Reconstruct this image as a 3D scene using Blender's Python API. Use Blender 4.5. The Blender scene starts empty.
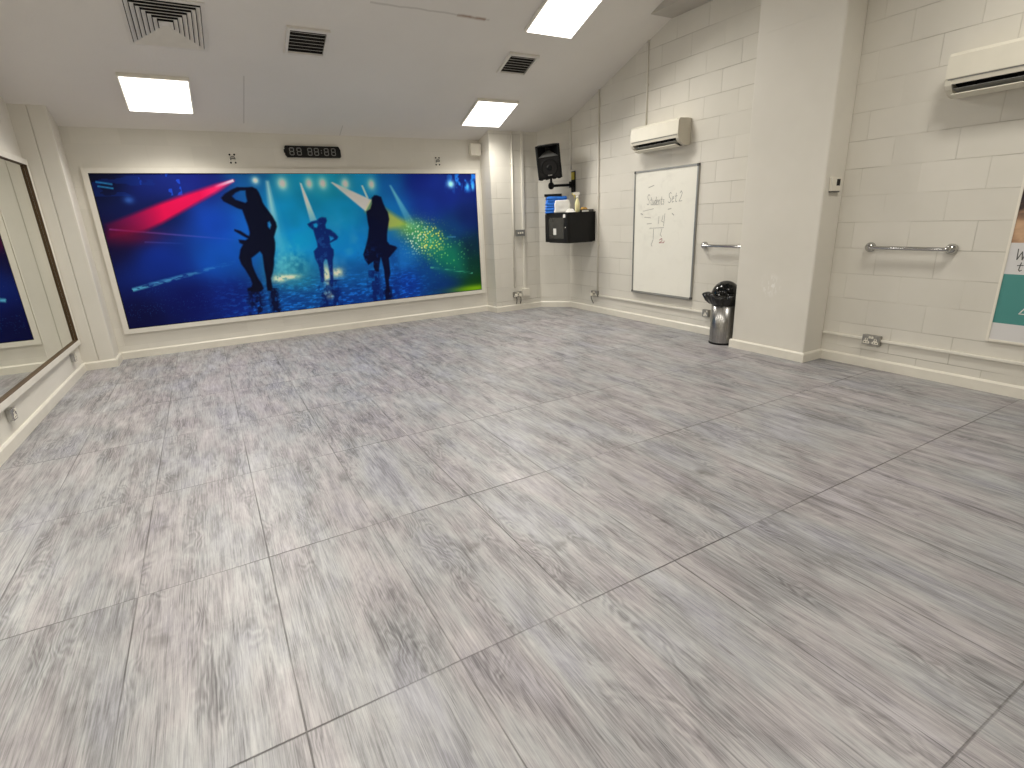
import bpy, bmesh, math, random
import numpy as np
from mathutils import Vector, Matrix

random.seed(7)
SC = bpy.context.scene
COL = SC.collection
PI = math.pi

# ------------------------------------------------------------------ helpers
def s2l(c):
    c = c / 255.0
    return c / 12.92 if c <= 0.04045 else ((c + 0.055) / 1.055) ** 2.4

def rgb(r, g, b):
    return (s2l(r), s2l(g), s2l(b), 1.0)

class NT:
    """small wrapper round a material's node tree"""
    def __init__(self, name):
        m = bpy.data.materials.new(name)
        m.use_nodes = True
        self.m, self.t = m, m.node_tree
        self.t.nodes.clear()
        self.out = self.t.nodes.new('ShaderNodeOutputMaterial')
        self.b = self.t.nodes.new('ShaderNodeBsdfPrincipled')
        self.t.links.new(self.b.outputs[0], self.out.inputs[0])
    def n(self, kind, **kw):
        nd = self.t.nodes.new(kind)
        for k, v in kw.items():
            setattr(nd, k, v)
        return nd
    def set(self, sock, v):
        if isinstance(v, bpy.types.NodeSocket):
            self.t.links.new(v, sock)
        else:
            sock.default_value = v
    def math(self, op, a, b=None, c=None, clamp=False):
        nd = self.n('ShaderNodeMath', operation=op, use_clamp=clamp)
        self.set(nd.inputs[0], a)
        if b is not None: self.set(nd.inputs[1], b)
        if c is not None: self.set(nd.inputs[2], c)
        return nd.outputs[0]
    def pos(self):
        g = self.n('ShaderNodeTexCoord')
        s = self.n('ShaderNodeSeparateXYZ')
        self.t.links.new(g.outputs['Object'], s.inputs[0])
        return g.outputs['Object'], s.outputs[0], s.outputs[1], s.outputs[2]
    def comb(self, x, y, z=0.0):
        c = self.n('ShaderNodeCombineXYZ')
        for i, v in enumerate((x, y, z)): self.set(c.inputs[i], v)
        return c.outputs[0]
    def noise(self, vec, scale, detail=3, rough=0.5, dist=0.0):
        nd = self.n('ShaderNodeTexNoise')
        self.set(nd.inputs['Vector'], vec)
        nd.inputs['Scale'].default_value = scale
        nd.inputs['Detail'].default_value = detail
        nd.inputs['Roughness'].default_value = rough
        nd.inputs['Distortion'].default_value = dist
        return nd.outputs['Fac']
    def ramp(self, fac, stops, interp='LINEAR'):
        nd = self.n('ShaderNodeValToRGB')
        nd.color_ramp.interpolation = interp
        el = nd.color_ramp.elements
        while len(el) < len(stops): el.new(0.5)
        for e, (p, c) in zip(el, stops):
            e.position = p
            e.color = c if len(c) == 4 else (*c, 1)
        self.set(nd.inputs[0], fac)
        return nd.outputs[0]
    def rng(self, v, a, b, c, d):
        nd = self.n('ShaderNodeMapRange')
        for i, x in enumerate((v, a, b, c, d)): self.set(nd.inputs[i], x)
        return nd.outputs[0]
    def mix(self, fac, a, b, mode='MIX'):
        nd = self.n('ShaderNodeMix', data_type='RGBA', blend_type=mode)
        self.set(nd.inputs['Factor'], fac)
        self.set(nd.inputs['A'], a); self.set(nd.inputs['B'], b)
        return nd.outputs['Result']
    def bump(self, h, dist, strength=1.0):
        nd = self.n('ShaderNodeBump')
        self.set(nd.inputs['Height'], h)
        nd.inputs['Distance'].default_value = dist
        nd.inputs['Strength'].default_value = strength
        self.t.links.new(nd.outputs[0], self.b.inputs['Normal'])
    def p(self, **kw):
        for k, v in kw.items():
            self.set(self.b.inputs[k.replace('_', ' ')], v)
        return self.m

def plain(name, col, rough=0.5, metal=0.0, var=0.06, scale=9.0, **kw):
    """paint / plastic / metal with a faint procedural mottle"""
    t = NT(name)
    o, x, y, z = t.pos()
    f = t.noise(o, scale, 3)
    a = tuple(min(1, c * (1 - var)) for c in col[:3]) + (1,)
    b = tuple(min(1, c * (1 + var)) for c in col[:3]) + (1,)
    t.p(Base_Color=t.ramp(f, [(0.3, a), (0.7, b)]), Roughness=rough, Metallic=metal)
    for k, v in kw.items():
        t.set(t.b.inputs[k.replace('_', ' ')], v)
    return t.m

class MB:
    """collects shapes and links them as ONE mesh object"""
    def __init__(self): self.bm = bmesh.new()
    def _bev(self, vs, bev, seg=2):
        if bev:
            es = list({e for v in vs for e in v.link_edges})
            bmesh.ops.bevel(self.bm, geom=es, offset=bev, segments=seg, profile=0.6, affect='EDGES')
    def box(self, x0, x1, y0, y1, z0, z1, bev=0.0, rot=None, seg=2):
        r = bmesh.ops.create_cube(self.bm, size=1)
        vs = r['verts']
        c = Vector(((x0 + x1) / 2, (y0 + y1) / 2, (z0 + z1) / 2))
        for v in vs:
            v.co = Vector((v.co.x * abs(x1 - x0), v.co.y * abs(y1 - y0), v.co.z * abs(z1 - z0)))
            if rot is not None: v.co = rot @ v.co
            v.co += c
        self._bev(vs, bev, seg)
        return self
    def tube(self, pts, r, seg=12, cap=True, rads=None):
        pts = [Vector(p) for p in pts]
        rings = []
        up = None
        for i, p in enumerate(pts):
            if i == 0: d = pts[1] - p
            elif i == len(pts) - 1: d = p - pts[i - 1]
            else: d = (pts[i + 1] - p).normalized() + (p - pts[i - 1]).normalized()
            d.normalize()
            if up is None:
                up = Vector((0, 0, 1)) if abs(d.z) < 0.9 else Vector((1, 0, 0))
            a = d.cross(up).normalized(); up = a.cross(d).normalized()
            rr = rads[i] if rads else r
            rings.append([self.bm.verts.new(p + (a * math.cos(2 * PI * k / seg) + up * math.sin(2 * PI * k / seg)) * rr) for k in range(seg)])
        for A, B in zip(rings, rings[1:]):
            for k in range(seg):
                f = self.bm.faces.new((A[k], A[(k + 1) % seg], B[(k + 1) % seg], B[k])); f.smooth = True
        if cap:
            self.bm.faces.new(rings[0][::-1]); self.bm.faces.new(rings[-1])
        return self
    def lathe(self, prof, c=(0, 0, 0), seg=32, fn=None, axis='Z', smooth=True, cap=True):
        rings = []
        for i, (r, z) in enumerate(prof):
            ring = []
            for k in range(seg):
                a = 2 * PI * k / seg
                rr, zz = (r, z) if fn is None else fn(i, a, r, z)
                p = (rr * math.cos(a), rr * math.sin(a), zz)
                if axis == 'Y': p = (p[0], -p[2], p[1])       # grows out of a wall (-Y)
                ring.append(self.bm.verts.new((p[0] + c[0], p[1] + c[1], p[2] + c[2])))
            rings.append(ring)
        for A, B in zip(rings, rings[1:]):
            for k in range(seg):
                f = self.bm.faces.new((A[k], A[(k + 1) % seg], B[(k + 1) % seg], B[k])); f.smooth = smooth
        if cap:
            self.bm.faces.new(rings[0][::-1]); self.bm.faces.new(rings[-1])
        return self
    def prism(self, poly, a, b, axis='Z', bev=0.0):
        """poly extruded from a to b along an axis"""
        def P(u, v, w):
            return {'Z': (u, v, w), 'X': (w, u, v), 'Y': (u, w, v)}[axis]
        A = [self.bm.verts.new(P(u, v, a)) for u, v in poly]
        B = [self.bm.verts.new(P(u, v, b)) for u, v in poly]
        n = len(poly)
        self.bm.faces.new(A[::-1]); self.bm.faces.new(B)
        for k in range(n):
            self.bm.faces.new((A[k], A[(k + 1) % n], B[(k + 1) % n], B[k]))
        self._bev(A + B, bev)
        return self
    def frame(self, x0, x1, z0, z1, w, y0, y1, wb=None, wt=None):
        """mitred rectangular frame in the XZ plane, with depth y0..y1"""
        wb = w if wb is None else wb; wt = w if wt is None else wt
        o = [(x0, z0), (x1, z0), (x1, z1), (x0, z1)]
        i = [(x0 + w, z0 + wb), (x1 - w, z0 + wb), (x1 - w, z1 - wt), (x0 + w, z1 - wt)]
        V = {}
        for nm, pts in (('o', o), ('i', i)):
            for yy in (y0, y1):
                V[nm, yy] = [self.bm.verts.new((x, yy, z)) for x, z in pts]
        for k in range(4):
            j = (k + 1) % 4
            self.bm.faces.new((V['o', y0][k], V['o', y0][j], V['i', y0][j], V['i', y0][k]))
            self.bm.faces.new((V['o', y1][k], V['i', y1][k], V['i', y1][j], V['o', y1][j]))
            self.bm.faces.new((V['o', y0][k], V['o', y1][k], V['o', y1][j], V['o', y0][j]))
            self.bm.faces.new((V['i', y0][k], V['i', y0][j], V['i', y1][j], V['i', y1][k]))
        return self
    def ribbon(self, pts, w, y0=0.0, t=0.0008):
        """pen stroke in the XZ plane: a flat band with a little thickness"""
        for (xa, za), (xb, zb) in zip(pts, pts[1:]):
            d = Vector((xb - xa, 0, zb - za))
            if d.length < 1e-6: continue
            d.normalize(); n = Vector((-d.z, 0, d.x)) * w / 2; e = d * w * 0.35
            A, B = Vector((xa, y0, za)) - e, Vector((xb, y0, zb)) + e
            q = [A + n, B + n, B - n, A - n]
            lo = [self.bm.verts.new(v) for v in q]
            hi = [self.bm.verts.new(v + Vector((0, -t, 0))) for v in q]
            self.bm.faces.new(lo); self.bm.faces.new(hi[::-1])
            for k in range(4):
                self.bm.faces.new((lo[k], hi[k], hi[(k + 1) % 4], lo[(k + 1) % 4]))
        return self
    def build(self, name, mat, parent=None, recalc=True, sub=0):
        if recalc: bmesh.ops.recalc_face_normals(self.bm, faces=self.bm.faces[:])
        me = bpy.data.meshes.new(name)
        self.bm.to_mesh(me); self.bm.free()
        me.materials.append(mat)
        o = bpy.data.objects.new(name, me); COL.objects.link(o)
        if parent is not None: o.parent = parent
        if sub:
            for p in me.polygons: p.use_smooth = True
            md = o.modifiers.new('smooth', 'SUBSURF'); md.levels = sub; md.render_levels = sub
        return o

def thing(name, label, cat, loc=(0, 0, 0), rot=(0, 0, 0), group=None):
    o = bpy.data.objects.new(name, None); COL.objects.link(o)
    o.location = loc; o.rotation_euler = rot
    o.empty_display_size = 0.1
    return tag(o, label, cat, group)

def tag(o, label, cat, group=None):
    o['label'] = label; o['category'] = cat; o['kind'] = 'thing'
    if group: o['group'] = group
    return o

def struct(o, label=None, cat=None):
    o['kind'] = 'structure'
    if label: o['label'] = label; o['category'] = cat
    return o

# wall frames: local X runs to the viewer's right, local -Y comes out of the wall
BACK, RIGHT, LEFT, DIAG = (0, 0, 0), (0, 0, -PI / 2), (0, 0, PI / 2), (0, 0, -PI / 4)

# ------------------------------------------------------------------ measures
YB, XR, XL, YF = 7.754, 5.118, -1.415, -3.0
SL = 0.364                          # ceiling slope
ZB = 2.575                          # ceiling height at the mural wall
YFLAT = 4.45
def zc(y): return ZB + SL * (YB - max(y, YFLAT))
TH = math.atan(SL)

# ------------------------------------------------------------------ materials
WALL = (0.76, 0.73, 0.655)
def wall_mat(name, u=None, u0=0.0, strength=1.0, base=WALL, scuff=None):
    t = NT(name)
    o, x, y, z = t.pos()
    big = t.noise(o, 0.9, 4, 0.6)
    fine = t.noise(o, 60, 4, 0.6)
    col = t.ramp(big, [(0.25, tuple(c * f for c, f in zip(base, (0.92, 0.92, 0.91)))), (0.75, tuple(c * f for c, f in zip(base, (1.04, 1.04, 1.05))))])
    h = t.math('MULTIPLY', fine, 0.10)
    if u is not None:
        uu = {'x': x, 'y': y}.get(u)
        if uu is None:                 # along the diagonal wall
            uu = t.math('MULTIPLY', t.math('SUBTRACT', x, y), 0.7071)
        wob = t.math('MULTIPLY', t.math('SUBTRACT', t.noise(o, 3.0, 3), 0.5), 0.006)
        b = t.n('ShaderNodeTexBrick', offset=0.5, offset_frequency=2, squash=1.0)
        t.set(b.inputs['Vector'], t.comb(t.math('ADD', uu, t.math('ADD', wob, -u0)), t.math('ADD', t.math('ADD', z, wob), -0.157 + 0.225 * 4)))
        b.inputs['Scale'].default_value = 1.0
        b.inputs['Mortar Size'].default_value = 0.0034
        b.inputs['Mortar Smooth'].default_value = 0.35
        b.inputs['Brick Width'].default_value = 0.45
        b.inputs['Row Height'].default_value = 0.225
        b.inputs['Color1'].default_value = (1, 1, 1, 1); b.inputs['Color2'].default_value = (0.93, 0.93, 0.925, 1)
        b.inputs['Mortar'].default_value = (0.96, 0.96, 0.95, 1)
        # joints half-filled with paint: their depth comes and goes
        vis = t.ramp(t.noise(o, 1.7, 3, 0.6), [(0.40, (0.10, 0.10, 0.10)), (0.66, (1, 1, 1))])
        fv = t.math('FRACT', t.math('DIVIDE', t.math('ADD', t.math('ADD', z, wob), 0.743), 0.225))
        he = t.math('MULTIPLY', t.math('MINIMUM', fv, t.math('SUBTRACT', 1.0, fv)), 0.225)
        vis = t.math('MULTIPLY', vis, t.rng(he, 0.005, 0.008, 1.0, 0.5))
        j = t.math('MULTIPLY', b.outputs['Fac'], t.math('MULTIPLY', vis, strength))
        col = t.mix(0.8, col, b.outputs['Color'], 'MULTIPLY')
        col = t.mix(t.math('MULTIPLY', j, 0.45), col, (0.27, 0.24, 0.19, 1))
        h = t.math('SUBTRACT', h, j)
    if scuff:
        d = t.n('ShaderNodeVectorMath', operation='DISTANCE')
        t.set(d.inputs[0], o); d.inputs[1].default_value = scuff
        near = t.rng(d.outputs['Value'], 0.03, 0.13, 1.0, 0.0)
        st = t.noise(t.comb(t.math('MULTIPLY', x, 20), t.math('MULTIPLY', y, 26), t.math('MULTIPLY', z, 14)), 1.0, 3)
        k = t.math('MULTIPLY', near, t.rng(st, 0.5, 0.56, 0.0, 1.0), clamp=True)
        col = t.mix(k, col, (0.85, 0.83, 0.78, 1))
    t.p(Base_Color=col, Roughness=0.55, Specular_IOR_Level=0.3)
    t.bump(h, 0.006)
    return t.m

M = {}
M['wall_right'] = wall_mat('painted_block_right', 'y', 4.125 - 0.225)
M['wall_back'] = wall_mat('painted_block_back', 'x', 0.1, 0.15)
M['wall_pier'] = wall_mat('painted_block_pier', 'x', 4.02, 0.8)
M['wall_diag'] = wall_mat('painted_block_corner', 'd', 0.12, 0.8)
M['plaster'] = wall_mat('painted_plaster')
M['column'] = wall_mat('painted_column', scuff=(4.83, 3.343, 0.70))
M['skirt'] = plain('skirting_gloss_paint', (0.78, 0.745, 0.655, 1), 0.32, var=0.03)
M['cream'] = plain('cream_gloss_paint', (0.78, 0.75, 0.67, 1), 0.35, var=0.03)
M['white'] = plain('white_plastic', (0.80, 0.76, 0.66, 1), 0.4, var=0.02)
M['ac_white'] = plain('cream_white_plastic', (0.72, 0.685, 0.58, 1), 0.38, var=0.02)
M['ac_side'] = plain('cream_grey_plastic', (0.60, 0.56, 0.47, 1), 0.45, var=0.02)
M['black'] = plain('black_powder_coat', (0.007, 0.007, 0.007, 1), 0.5, var=0.2, Specular_IOR_Level=0.25)
M['dark'] = plain('dark_cavity', (0.010, 0.009, 0.008, 1), 0.9, var=0.1)
M['gloss_black'] = plain('glossy_black_plastic', (0.008, 0.008, 0.008, 1), 0.12, var=0.1)
M['bag'] = plain('black_liner_film', (0.010, 0.010, 0.010, 1), 0.22, var=0.2)
M['charcoal'] = plain('charcoal_grille', (0.016, 0.015, 0.015, 1), 0.6, var=0.15, Specular_IOR_Level=0.3)
M['grey'] = plain('grey_plastic', (0.20, 0.20, 0.19, 1), 0.5)
M['alu'] = plain('satin_aluminium', (0.42, 0.42, 0.40, 1), 0.38, 0.9, var=0.05)
M['alu_dark'] = plain('dark_grey_corner_cap', (0.09, 0.09, 0.085, 1), 0.5)
M['chrome'] = plain('chrome', (0.50, 0.50, 0.49, 1), 0.10, 1.0, var=0.01)
M['galv'] = plain('galvanised_metal', (0.36, 0.35, 0.32, 1), 0.38, 0.85, var=0.1, scale=40)
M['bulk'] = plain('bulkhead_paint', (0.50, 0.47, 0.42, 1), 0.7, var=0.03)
M['brown'] = plain('dark_brown_wood', (0.075, 0.042, 0.014, 1), 0.6, var=0.12, scale=8)
M['ink'] = plain('faded_grey_marker', (0.34, 0.33, 0.31, 1), 0.6)
M['ink_faint'] = plain('wiped_grey_marker', (0.52, 0.50, 0.45, 1), 0.6)
M['ink_red'] = plain('red_marker', (0.35, 0.05, 0.06, 1), 0.6)
M['yellow'] = plain('yellow_plastic', (0.72, 0.60, 0.10, 1), 0.4)
M['label_yellow'] = plain('yellow_sticker', (0.55, 0.45, 0.04, 1), 0.5)
M['label_white'] = plain('white_sticker', (0.75, 0.74, 0.70, 1), 0.5)
M['blue_cloth'] = plain('blue_cloth', (0.020, 0.16, 0.62, 1), 0.8, var=0.25, scale=14)
M['white_paper'] = plain('white_paper', (0.80, 0.79, 0.75, 1), 0.7, var=0.03)
M['orange_cloth'] = plain('ochre_duster', (0.55, 0.33, 0.08, 1), 0.9, var=0.2)
M['bottle'] = plain('pale_yellow_bottle', (0.82, 0.78, 0.45, 1), 0.3, var=0.04, Subsurface_Weight=0.1)
M['digit'] = plain('unlit_segment_grey', (0.22, 0.22, 0.21, 1), 0.4)
M['vent'] = plain('vent_grey_white_paint', (0.74, 0.71, 0.66, 1), 0.5, var=0.04)

def mirror_mat():
    t = NT('mirror_silvering')
    o, x, y, z = t.pos()
    t.p(Base_Color=t.ramp(t.noise(o, 2, 2), [(0.3, (0.80, 0.81, 0.76)), (0.7, (0.84, 0.85, 0.80))]), Metallic=1.0, Roughness=0.015)
    return t.m
M['mirror'] = mirror_mat()

def lamp_mat():
    t = NT('lit_diffuser')
    t.p(Base_Color=(0.9, 0.9, 0.88, 1), Emission_Color=(1.0, 0.96, 0.885, 1), Emission_Strength=LAMP, Roughness=0.5)
    return t.m
LAMP = 4.0
LAMP_W = 28.5
M['lamp'] = lamp_mat()

def steel_mat():
    t = NT('brushed_steel')
    o, x, y, z = t.pos()
    a = t.math('ARCTAN2', y, x)
    f = t.noise(t.comb(t.math('MULTIPLY', a, 1.6), 0.0, t.math('MULTIPLY', z, 0.3)), 2.2, 3)
    g = t.noise(t.comb(t.math('MULTIPLY', a, 60.0), 0.0, t.math('MULTIPLY', z, 2.0)), 2.0, 3)
    k = t.math('ADD', t.math('MULTIPLY', f, 0.7), t.math('MULTIPLY', g, 0.3))
    t.p(Base_Color=t.ramp(k, [(0.3, (0.26, 0.255, 0.245)), (0.7, (0.48, 0.47, 0.45))]), Metallic=1.0, Roughness=t.rng(g, 0.3, 0.7, 0.2, 0.36))
    return t.m
M['steel'] = steel_mat()

def glass_mat():
    t = NT('smoked_door_glass')
    o, x, y, z = t.pos()
    t.p(Base_Color=t.ramp(t.noise(o, 5, 2), [(0.3, (0.022, 0.022, 0.020)), (0.7, (0.036, 0.036, 0.033))]), Roughness=0.12)
    return t.m
M['smoked'] = glass_mat()

def ceiling_mat():
    t = NT('ceiling_paint')
    o, x, y, z = t.pos()
    col = t.ramp(t.noise(o, 0.8, 4, 0.6), [(0.25, (0.75, 0.72, 0.675)), (0.75, (0.81, 0.78, 0.735))])
    # hairline crack in the board joint with a brown stain at its end
    wob = t.math('MULTIPLY', t.math('SUBTRACT', t.noise(o, 4.0, 4), 0.5), 0.05)
    d = t.math('ABSOLUTE', t.math('ADD', t.math('SUBTRACT', y, 5.525), wob))
    inx = t.math('MULTIPLY', t.math('GREATER_THAN', x, 1.75), t.math('LESS_THAN', x, 2.98))
    line = t.math('MULTIPLY', t.rng(d, 0.003, 0.016, 0.28, 0.0), inx, clamp=True)
    col = t.mix(line, col, (0.20, 0.17, 0.13, 1))
    st = t.math('MULTIPLY', t.math('MULTIPLY', t.rng(d, 0.004, 0.03, 0.7, 0.0), t.rng(t.noise(o, 9.0, 3), 0.4, 0.6, 0.3, 1.0)), t.math('MULTIPLY', t.math('GREATER_THAN', x, 2.62), t.math('LESS_THAN', x, 2.94)), clamp=True)
    col = t.mix(st, col, (0.30, 0.17, 0.10, 1))
    # short board joints
    for xx, ya, yb in ((0.70, 6.7, 7.56), (1.85, 7.52, 7.75)):
        dd = t.math('ABSOLUTE', t.math('SUBTRACT', x, xx))
        k = t.math('MULTIPLY', t.rng(dd, 0.002, 0.008, 0.4, 0.0), t.math('MULTIPLY', t.math('GREATER_THAN', y, ya), t.math('LESS_THAN', y, yb)), clamp=True)
        col = t.mix(k, col, (0.25, 0.22, 0.18, 1))
    t.p(Base_Color=col, Roughness=0.75, Specular_IOR_Level=0.2)
    t.bump(t.noise(o, 40, 4), 0.002)
    return t.m
M['ceiling'] = ceiling_mat()

def floor_mat():
    t = NT('grey_wood_effect_floor')
    o, x, y, z = t.pos()
    PW, PL = 0.5085, 1.02
    ux = t.math('DIVIDE', t.math('SUBTRACT', x, 0.006), PW)
    uy = t.math('DIVIDE', t.math('SUBTRACT', y, 0.356), PL)
    ix, iy = t.math('FLOOR', ux), t.math('FLOOR', uy)
    fx, fy = t.math('FRACT', ux), t.math('FRACT', uy)
    wn = t.n('ShaderNodeTexWhiteNoise', noise_dimensions='2D')
    t.set(wn.inputs['Vector'], t.comb(ix, iy))
    sep = t.n('ShaderNodeSeparateColor'); t.t.links.new(wn.outputs['Color'], sep.inputs[0])
    r1, r2, r3 = sep.outputs[0], sep.outputs[1], sep.outputs[2]
    # printed planks, about a third of a panel wide
    px_ = t.math('FLOOR', t.math('MULTIPLY', ux, 3.0))
    wn2 = t.n('ShaderNodeTexWhiteNoise', noise_dimensions='2D')
    t.set(wn2.inputs['Vector'], t.comb(px_, t.math('ADD', iy, 31.7)))
    sep2 = t.n('ShaderNodeSeparateColor'); t.t.links.new(wn2.outputs['Color'], sep2.inputs[0])
    q1, q2 = sep2.outputs[0], sep2.outputs[1]
    sx = t.math('ADD', x, t.math('MULTIPLY', r1, 7.0))
    sy = t.math('ADD', y, t.math('ADD', t.math('MULTIPLY', r2, 9.0), t.math('MULTIPLY', q1, 0.0)))
    def nz(ax, ay, detail=4, rough=0.55, dist=0.0):
        return t.noise(t.comb(t.math('MULTIPLY', sx, ax), t.math('MULTIPLY', sy, ay)), 1.0, detail, rough, dist)
    warp = nz(5.0, 1.6, 3)
    blotch = t.noise(t.comb(t.math('MULTIPLY', x, 6.0), t.math('MULTIPLY', y, 2.3)), 1.0, 6, 0.66, 0.7)
    streak = nz(24.0, 2.4, 5, 0.58, 0.25)
    fibre = nz(130.0, 7.0, 4, 0.6, 0.2)
    # cathedral grain: rings of a warped field
    ring = t.math('SINE', t.math('MULTIPLY', t.math('ADD', t.math('MULTIPLY', sx, 5.0), t.math('MULTIPLY', warp, 3.4)), 34.0))
    ring = t.math('MULTIPLY', t.math('ADD', ring, 1.0), 0.5)
    ringmask = t.rng(nz(6.0, 1.2, 2), 0.50, 0.64, 0.0, 1.0)
    v = t.math('ADD', t.math('MULTIPLY', blotch, 0.44), t.math('MULTIPLY', streak, 0.42))
    fib = t.rng(fibre, 0.33, 0.67, 0.0, 1.0)
    v = t.math('ADD', v, t.math('MULTIPLY', fib, 0.14))
    # thin dark pores running with the grain
    pore = t.rng(nz(150.0, 4.0, 3, 0.6, 0.2), 0.56, 0.66, 0.0, 1.0)
    pore = t.math('MULTIPLY', pore, t.rng(nz(14.0, 3.0, 3, 0.6), 0.45, 0.62, 0.0, 1.0))
    v = t.math('SUBTRACT', v, t.math('MULTIPLY', pore, 0.09))
    hair = t.rng(nz(290.0, 4.5, 2, 0.5, 0.2), 0.36, 0.64, -0.5, 0.5)
    v = t.math('ADD', v, t.math('MULTIPLY', hair, t.rng(blotch, 0.35, 0.65, 0.13, 0.05)))
    thin = t.rng(nz(210.0, 3.0, 2, 0.5, 0.1), 0.63, 0.70, 0.0, 1.0)
    v = t.math('SUBTRACT', v, t.math('MULTIPLY', thin, 0.10))
    v = t.math('ADD', v, t.math('ADD', t.math('MULTIPLY', t.math('SUBTRACT', q2, 0.5), 0.02), t.math('MULTIPLY', t.math('SUBTRACT', r3, 0.5), 0.035)))
    v = t.math('SUBTRACT', v, t.math('MULTIPLY', t.math('MULTIPLY', ring, ringmask), 0.10))
    col = t.ramp(v, [(0.24, (0.085, 0.081, 0.086)), (0.38, (0.19, 0.184, 0.193)), (0.50, (0.305, 0.299, 0.309)), (0.62, (0.41, 0.403, 0.41)), (0.78, (0.53, 0.522, 0.522))])
    # tints: rosy, greenish-grey and bluish patches
    tint = t.ramp(t.noise(t.comb(t.math('MULTIPLY', x, 3.4), t.math('MULTIPLY', y, 1.2)), 1.0, 4, 0.55), [(0.34, (0.97, 0.985, 1.05)), (0.46, (0.99, 1.01, 1.0)), (0.56, (1.03, 0.99, 0.985)), (0.68, (1.02, 0.985, 1.03))])
    col = t.mix(1.0, col, tint, 'MULTIPLY')
    # knots
    vo = t.n('ShaderNodeTexVoronoi', feature='F1')
    t.set(vo.inputs['Vector'], t.comb(t.math('ADD', t.math('MULTIPLY', sx, 3.1), t.math('MULTIPLY', warp, 0.25)), t.math('MULTIPLY', sy, 1.7)))
    vo.inputs['Scale'].default_value = 1.0
    kn = t.rng(vo.outputs['Distance'], 0.02, 0.17, 0.8, 0.0)
    col = t.mix(t.math('MULTIPLY', kn, t.rng(nz(9, 9, 2), 0.45, 0.6, 0.0, 1.0), clamp=True), col, (0.10, 0.093, 0.09, 1))
    # dark flecks
    fl = t.rng(nz(60.0, 7.0, 2, 0.5), 0.68, 0.76, 0.0, 0.6)
    col = t.mix(t.math('MULTIPLY', fl, 1.0, clamp=True), col, (0.11, 0.10, 0.10, 1))
    # panel seams
    def edge(f, size):
        return t.math('MULTIPLY', t.math('MINIMUM', f, t.math('SUBTRACT', 1.0, f)), size)
    ex, ey = edge(fx, PW), edge(fy, PL)
    vis = t.rng(t.noise(o, 1.3, 3), 0.36, 0.56, 0.25, 1.0)
    seam = t.math('MAXIMUM', t.math('MULTIPLY', t.rng(ex, 0.0012, 0.0032, 0.75, 0.0), vis), t.math('MULTIPLY', t.rng(ey, 0.0016, 0.0042, 0.9, 0.0), vis), clamp=True)
    col = t.mix(seam, col, (0.055, 0.05, 0.048, 1))
    t.p(Base_Color=col, Roughness=t.rng(v, 0.35, 0.65, 0.44, 0.38), Specular_IOR_Level=0.6)
    t.bump(t.math('SUBTRACT', t.math('ADD', t.math('MULTIPLY', streak, 0.3), t.math('MULTIPLY', fibre, 0.35)), t.math('MULTIPLY', seam, 1.2)), 0.0022)
    return t.m
M['floor'] = floor_mat()

def board_mat():
    t = NT('whiteboard_enamel')
    o, x, y, z = t.pos()
    sm = t.rng(t.noise(t.comb(t.math('MULTIPLY', x, 5), 0.0, t.math('MULTIPLY', z, 6)), 1.0, 5, 0.6, 0.8), 0.5, 0.75, 0.0, 1.0)
    d = t.n('ShaderNodeVectorMath', operation='DISTANCE')
    t.set(d.inputs[0], o); d.inputs[1].default_value = (-0.15, 0, 1.12)
    k = t.math('MULTIPLY', sm, t.rng(d.outputs['Value'], 0.15, 0.65, 0.5, 0.12), clamp=True)
    t.p(Base_Color=t.mix(k, (0.90, 0.88, 0.79, 1), (0.64, 0.62, 0.555, 1)), Roughness=0.28)
    return t.m
M['board'] = board_mat()

def poster_mat():
    t = NT('printed_poster')
    o, x, y, z = t.pos()
    ph = t.noise(t.comb(t.math('MULTIPLY', x, 5), 0.0, t.math('MULTIPLY', z, 9)), 1.0, 3, 0.5, 0.4)
    photo = t.ramp(t.math('ADD', ph, t.math('MULTIPLY', t.math('SUBTRACT', z, 0.78), 0.9)), [(0.42, (0.62, 0.40, 0.24)), (0.56, (0.45, 0.27, 0.16)), (0.70, (0.05, 0.03, 0.03)), (0.9, (0.02, 0.015, 0.02))])
    pale = (0.70, 0.69, 0.68, 1)
    teal = t.ramp(t.noise(o, 2.0, 3), [(0.3, (0.065, 0.265, 0.245)), (0.7, (0.08, 0.30, 0.275))])
    col = t.mix(t.math('GREATER_THAN', z, 0.143), pale, teal)
    col = t.mix(t.math('GREATER_THAN', z, 0.505), col, pale)
    col = t.mix(t.math('GREATER_THAN', z, 0.728), col, photo)
    t.p(Base_Color=col, Roughness=0.35)
    return t.m
M['poster'] = poster_mat()

def print_mat():
    t = NT('mural_print')
    a = t.n('ShaderNodeAttribute', attribute_name='Print')
    t.p(Base_Color=a.outputs['Color'], Roughness=0.5, Specular_IOR_Level=0.12)
    return t.m
M['print'] = print_mat()

# ------------------------------------------------------------------ room shell
struct(MB().box(XL - 0.4, XR + 0.1, YF - 0.1, YB + 0.1, -0.1, 0.0).build('floor', M['floor']))
cpoly = [(YB + 0.1, ZB - SL * 0.1), (YFLAT, zc(YFLAT)), (YF - 0.1, zc(YFLAT)), (YF - 0.1, zc(YFLAT) + 0.12), (YFLAT, zc(YFLAT) + 0.12), (YB + 0.1, ZB + 0.1)]
struct(MB().prism(cpoly, XL - 0.4, XR + 0.1, 'X').build('ceiling', M['ceiling']))
def wall_prism(name, x0, x1, mat):
    p = [(YF - 0.1, 0), (YB + 0.1, 0), (YB + 0.1, ZB + 0.02), (YFLAT, zc(YFLAT) + 0.06), (YF - 0.1, zc(YFLAT) + 0.06)]
    struct(MB().prism(p, x0, x1, 'X').build(name, mat))
wall_prism('wall_right', XR, XR + 0.1, M['wall_right'])
LA = math.atan(0.0197)
def xl(y): return -1.400 + 0.0197 * (y - 7.385)
b = MB()
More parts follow.
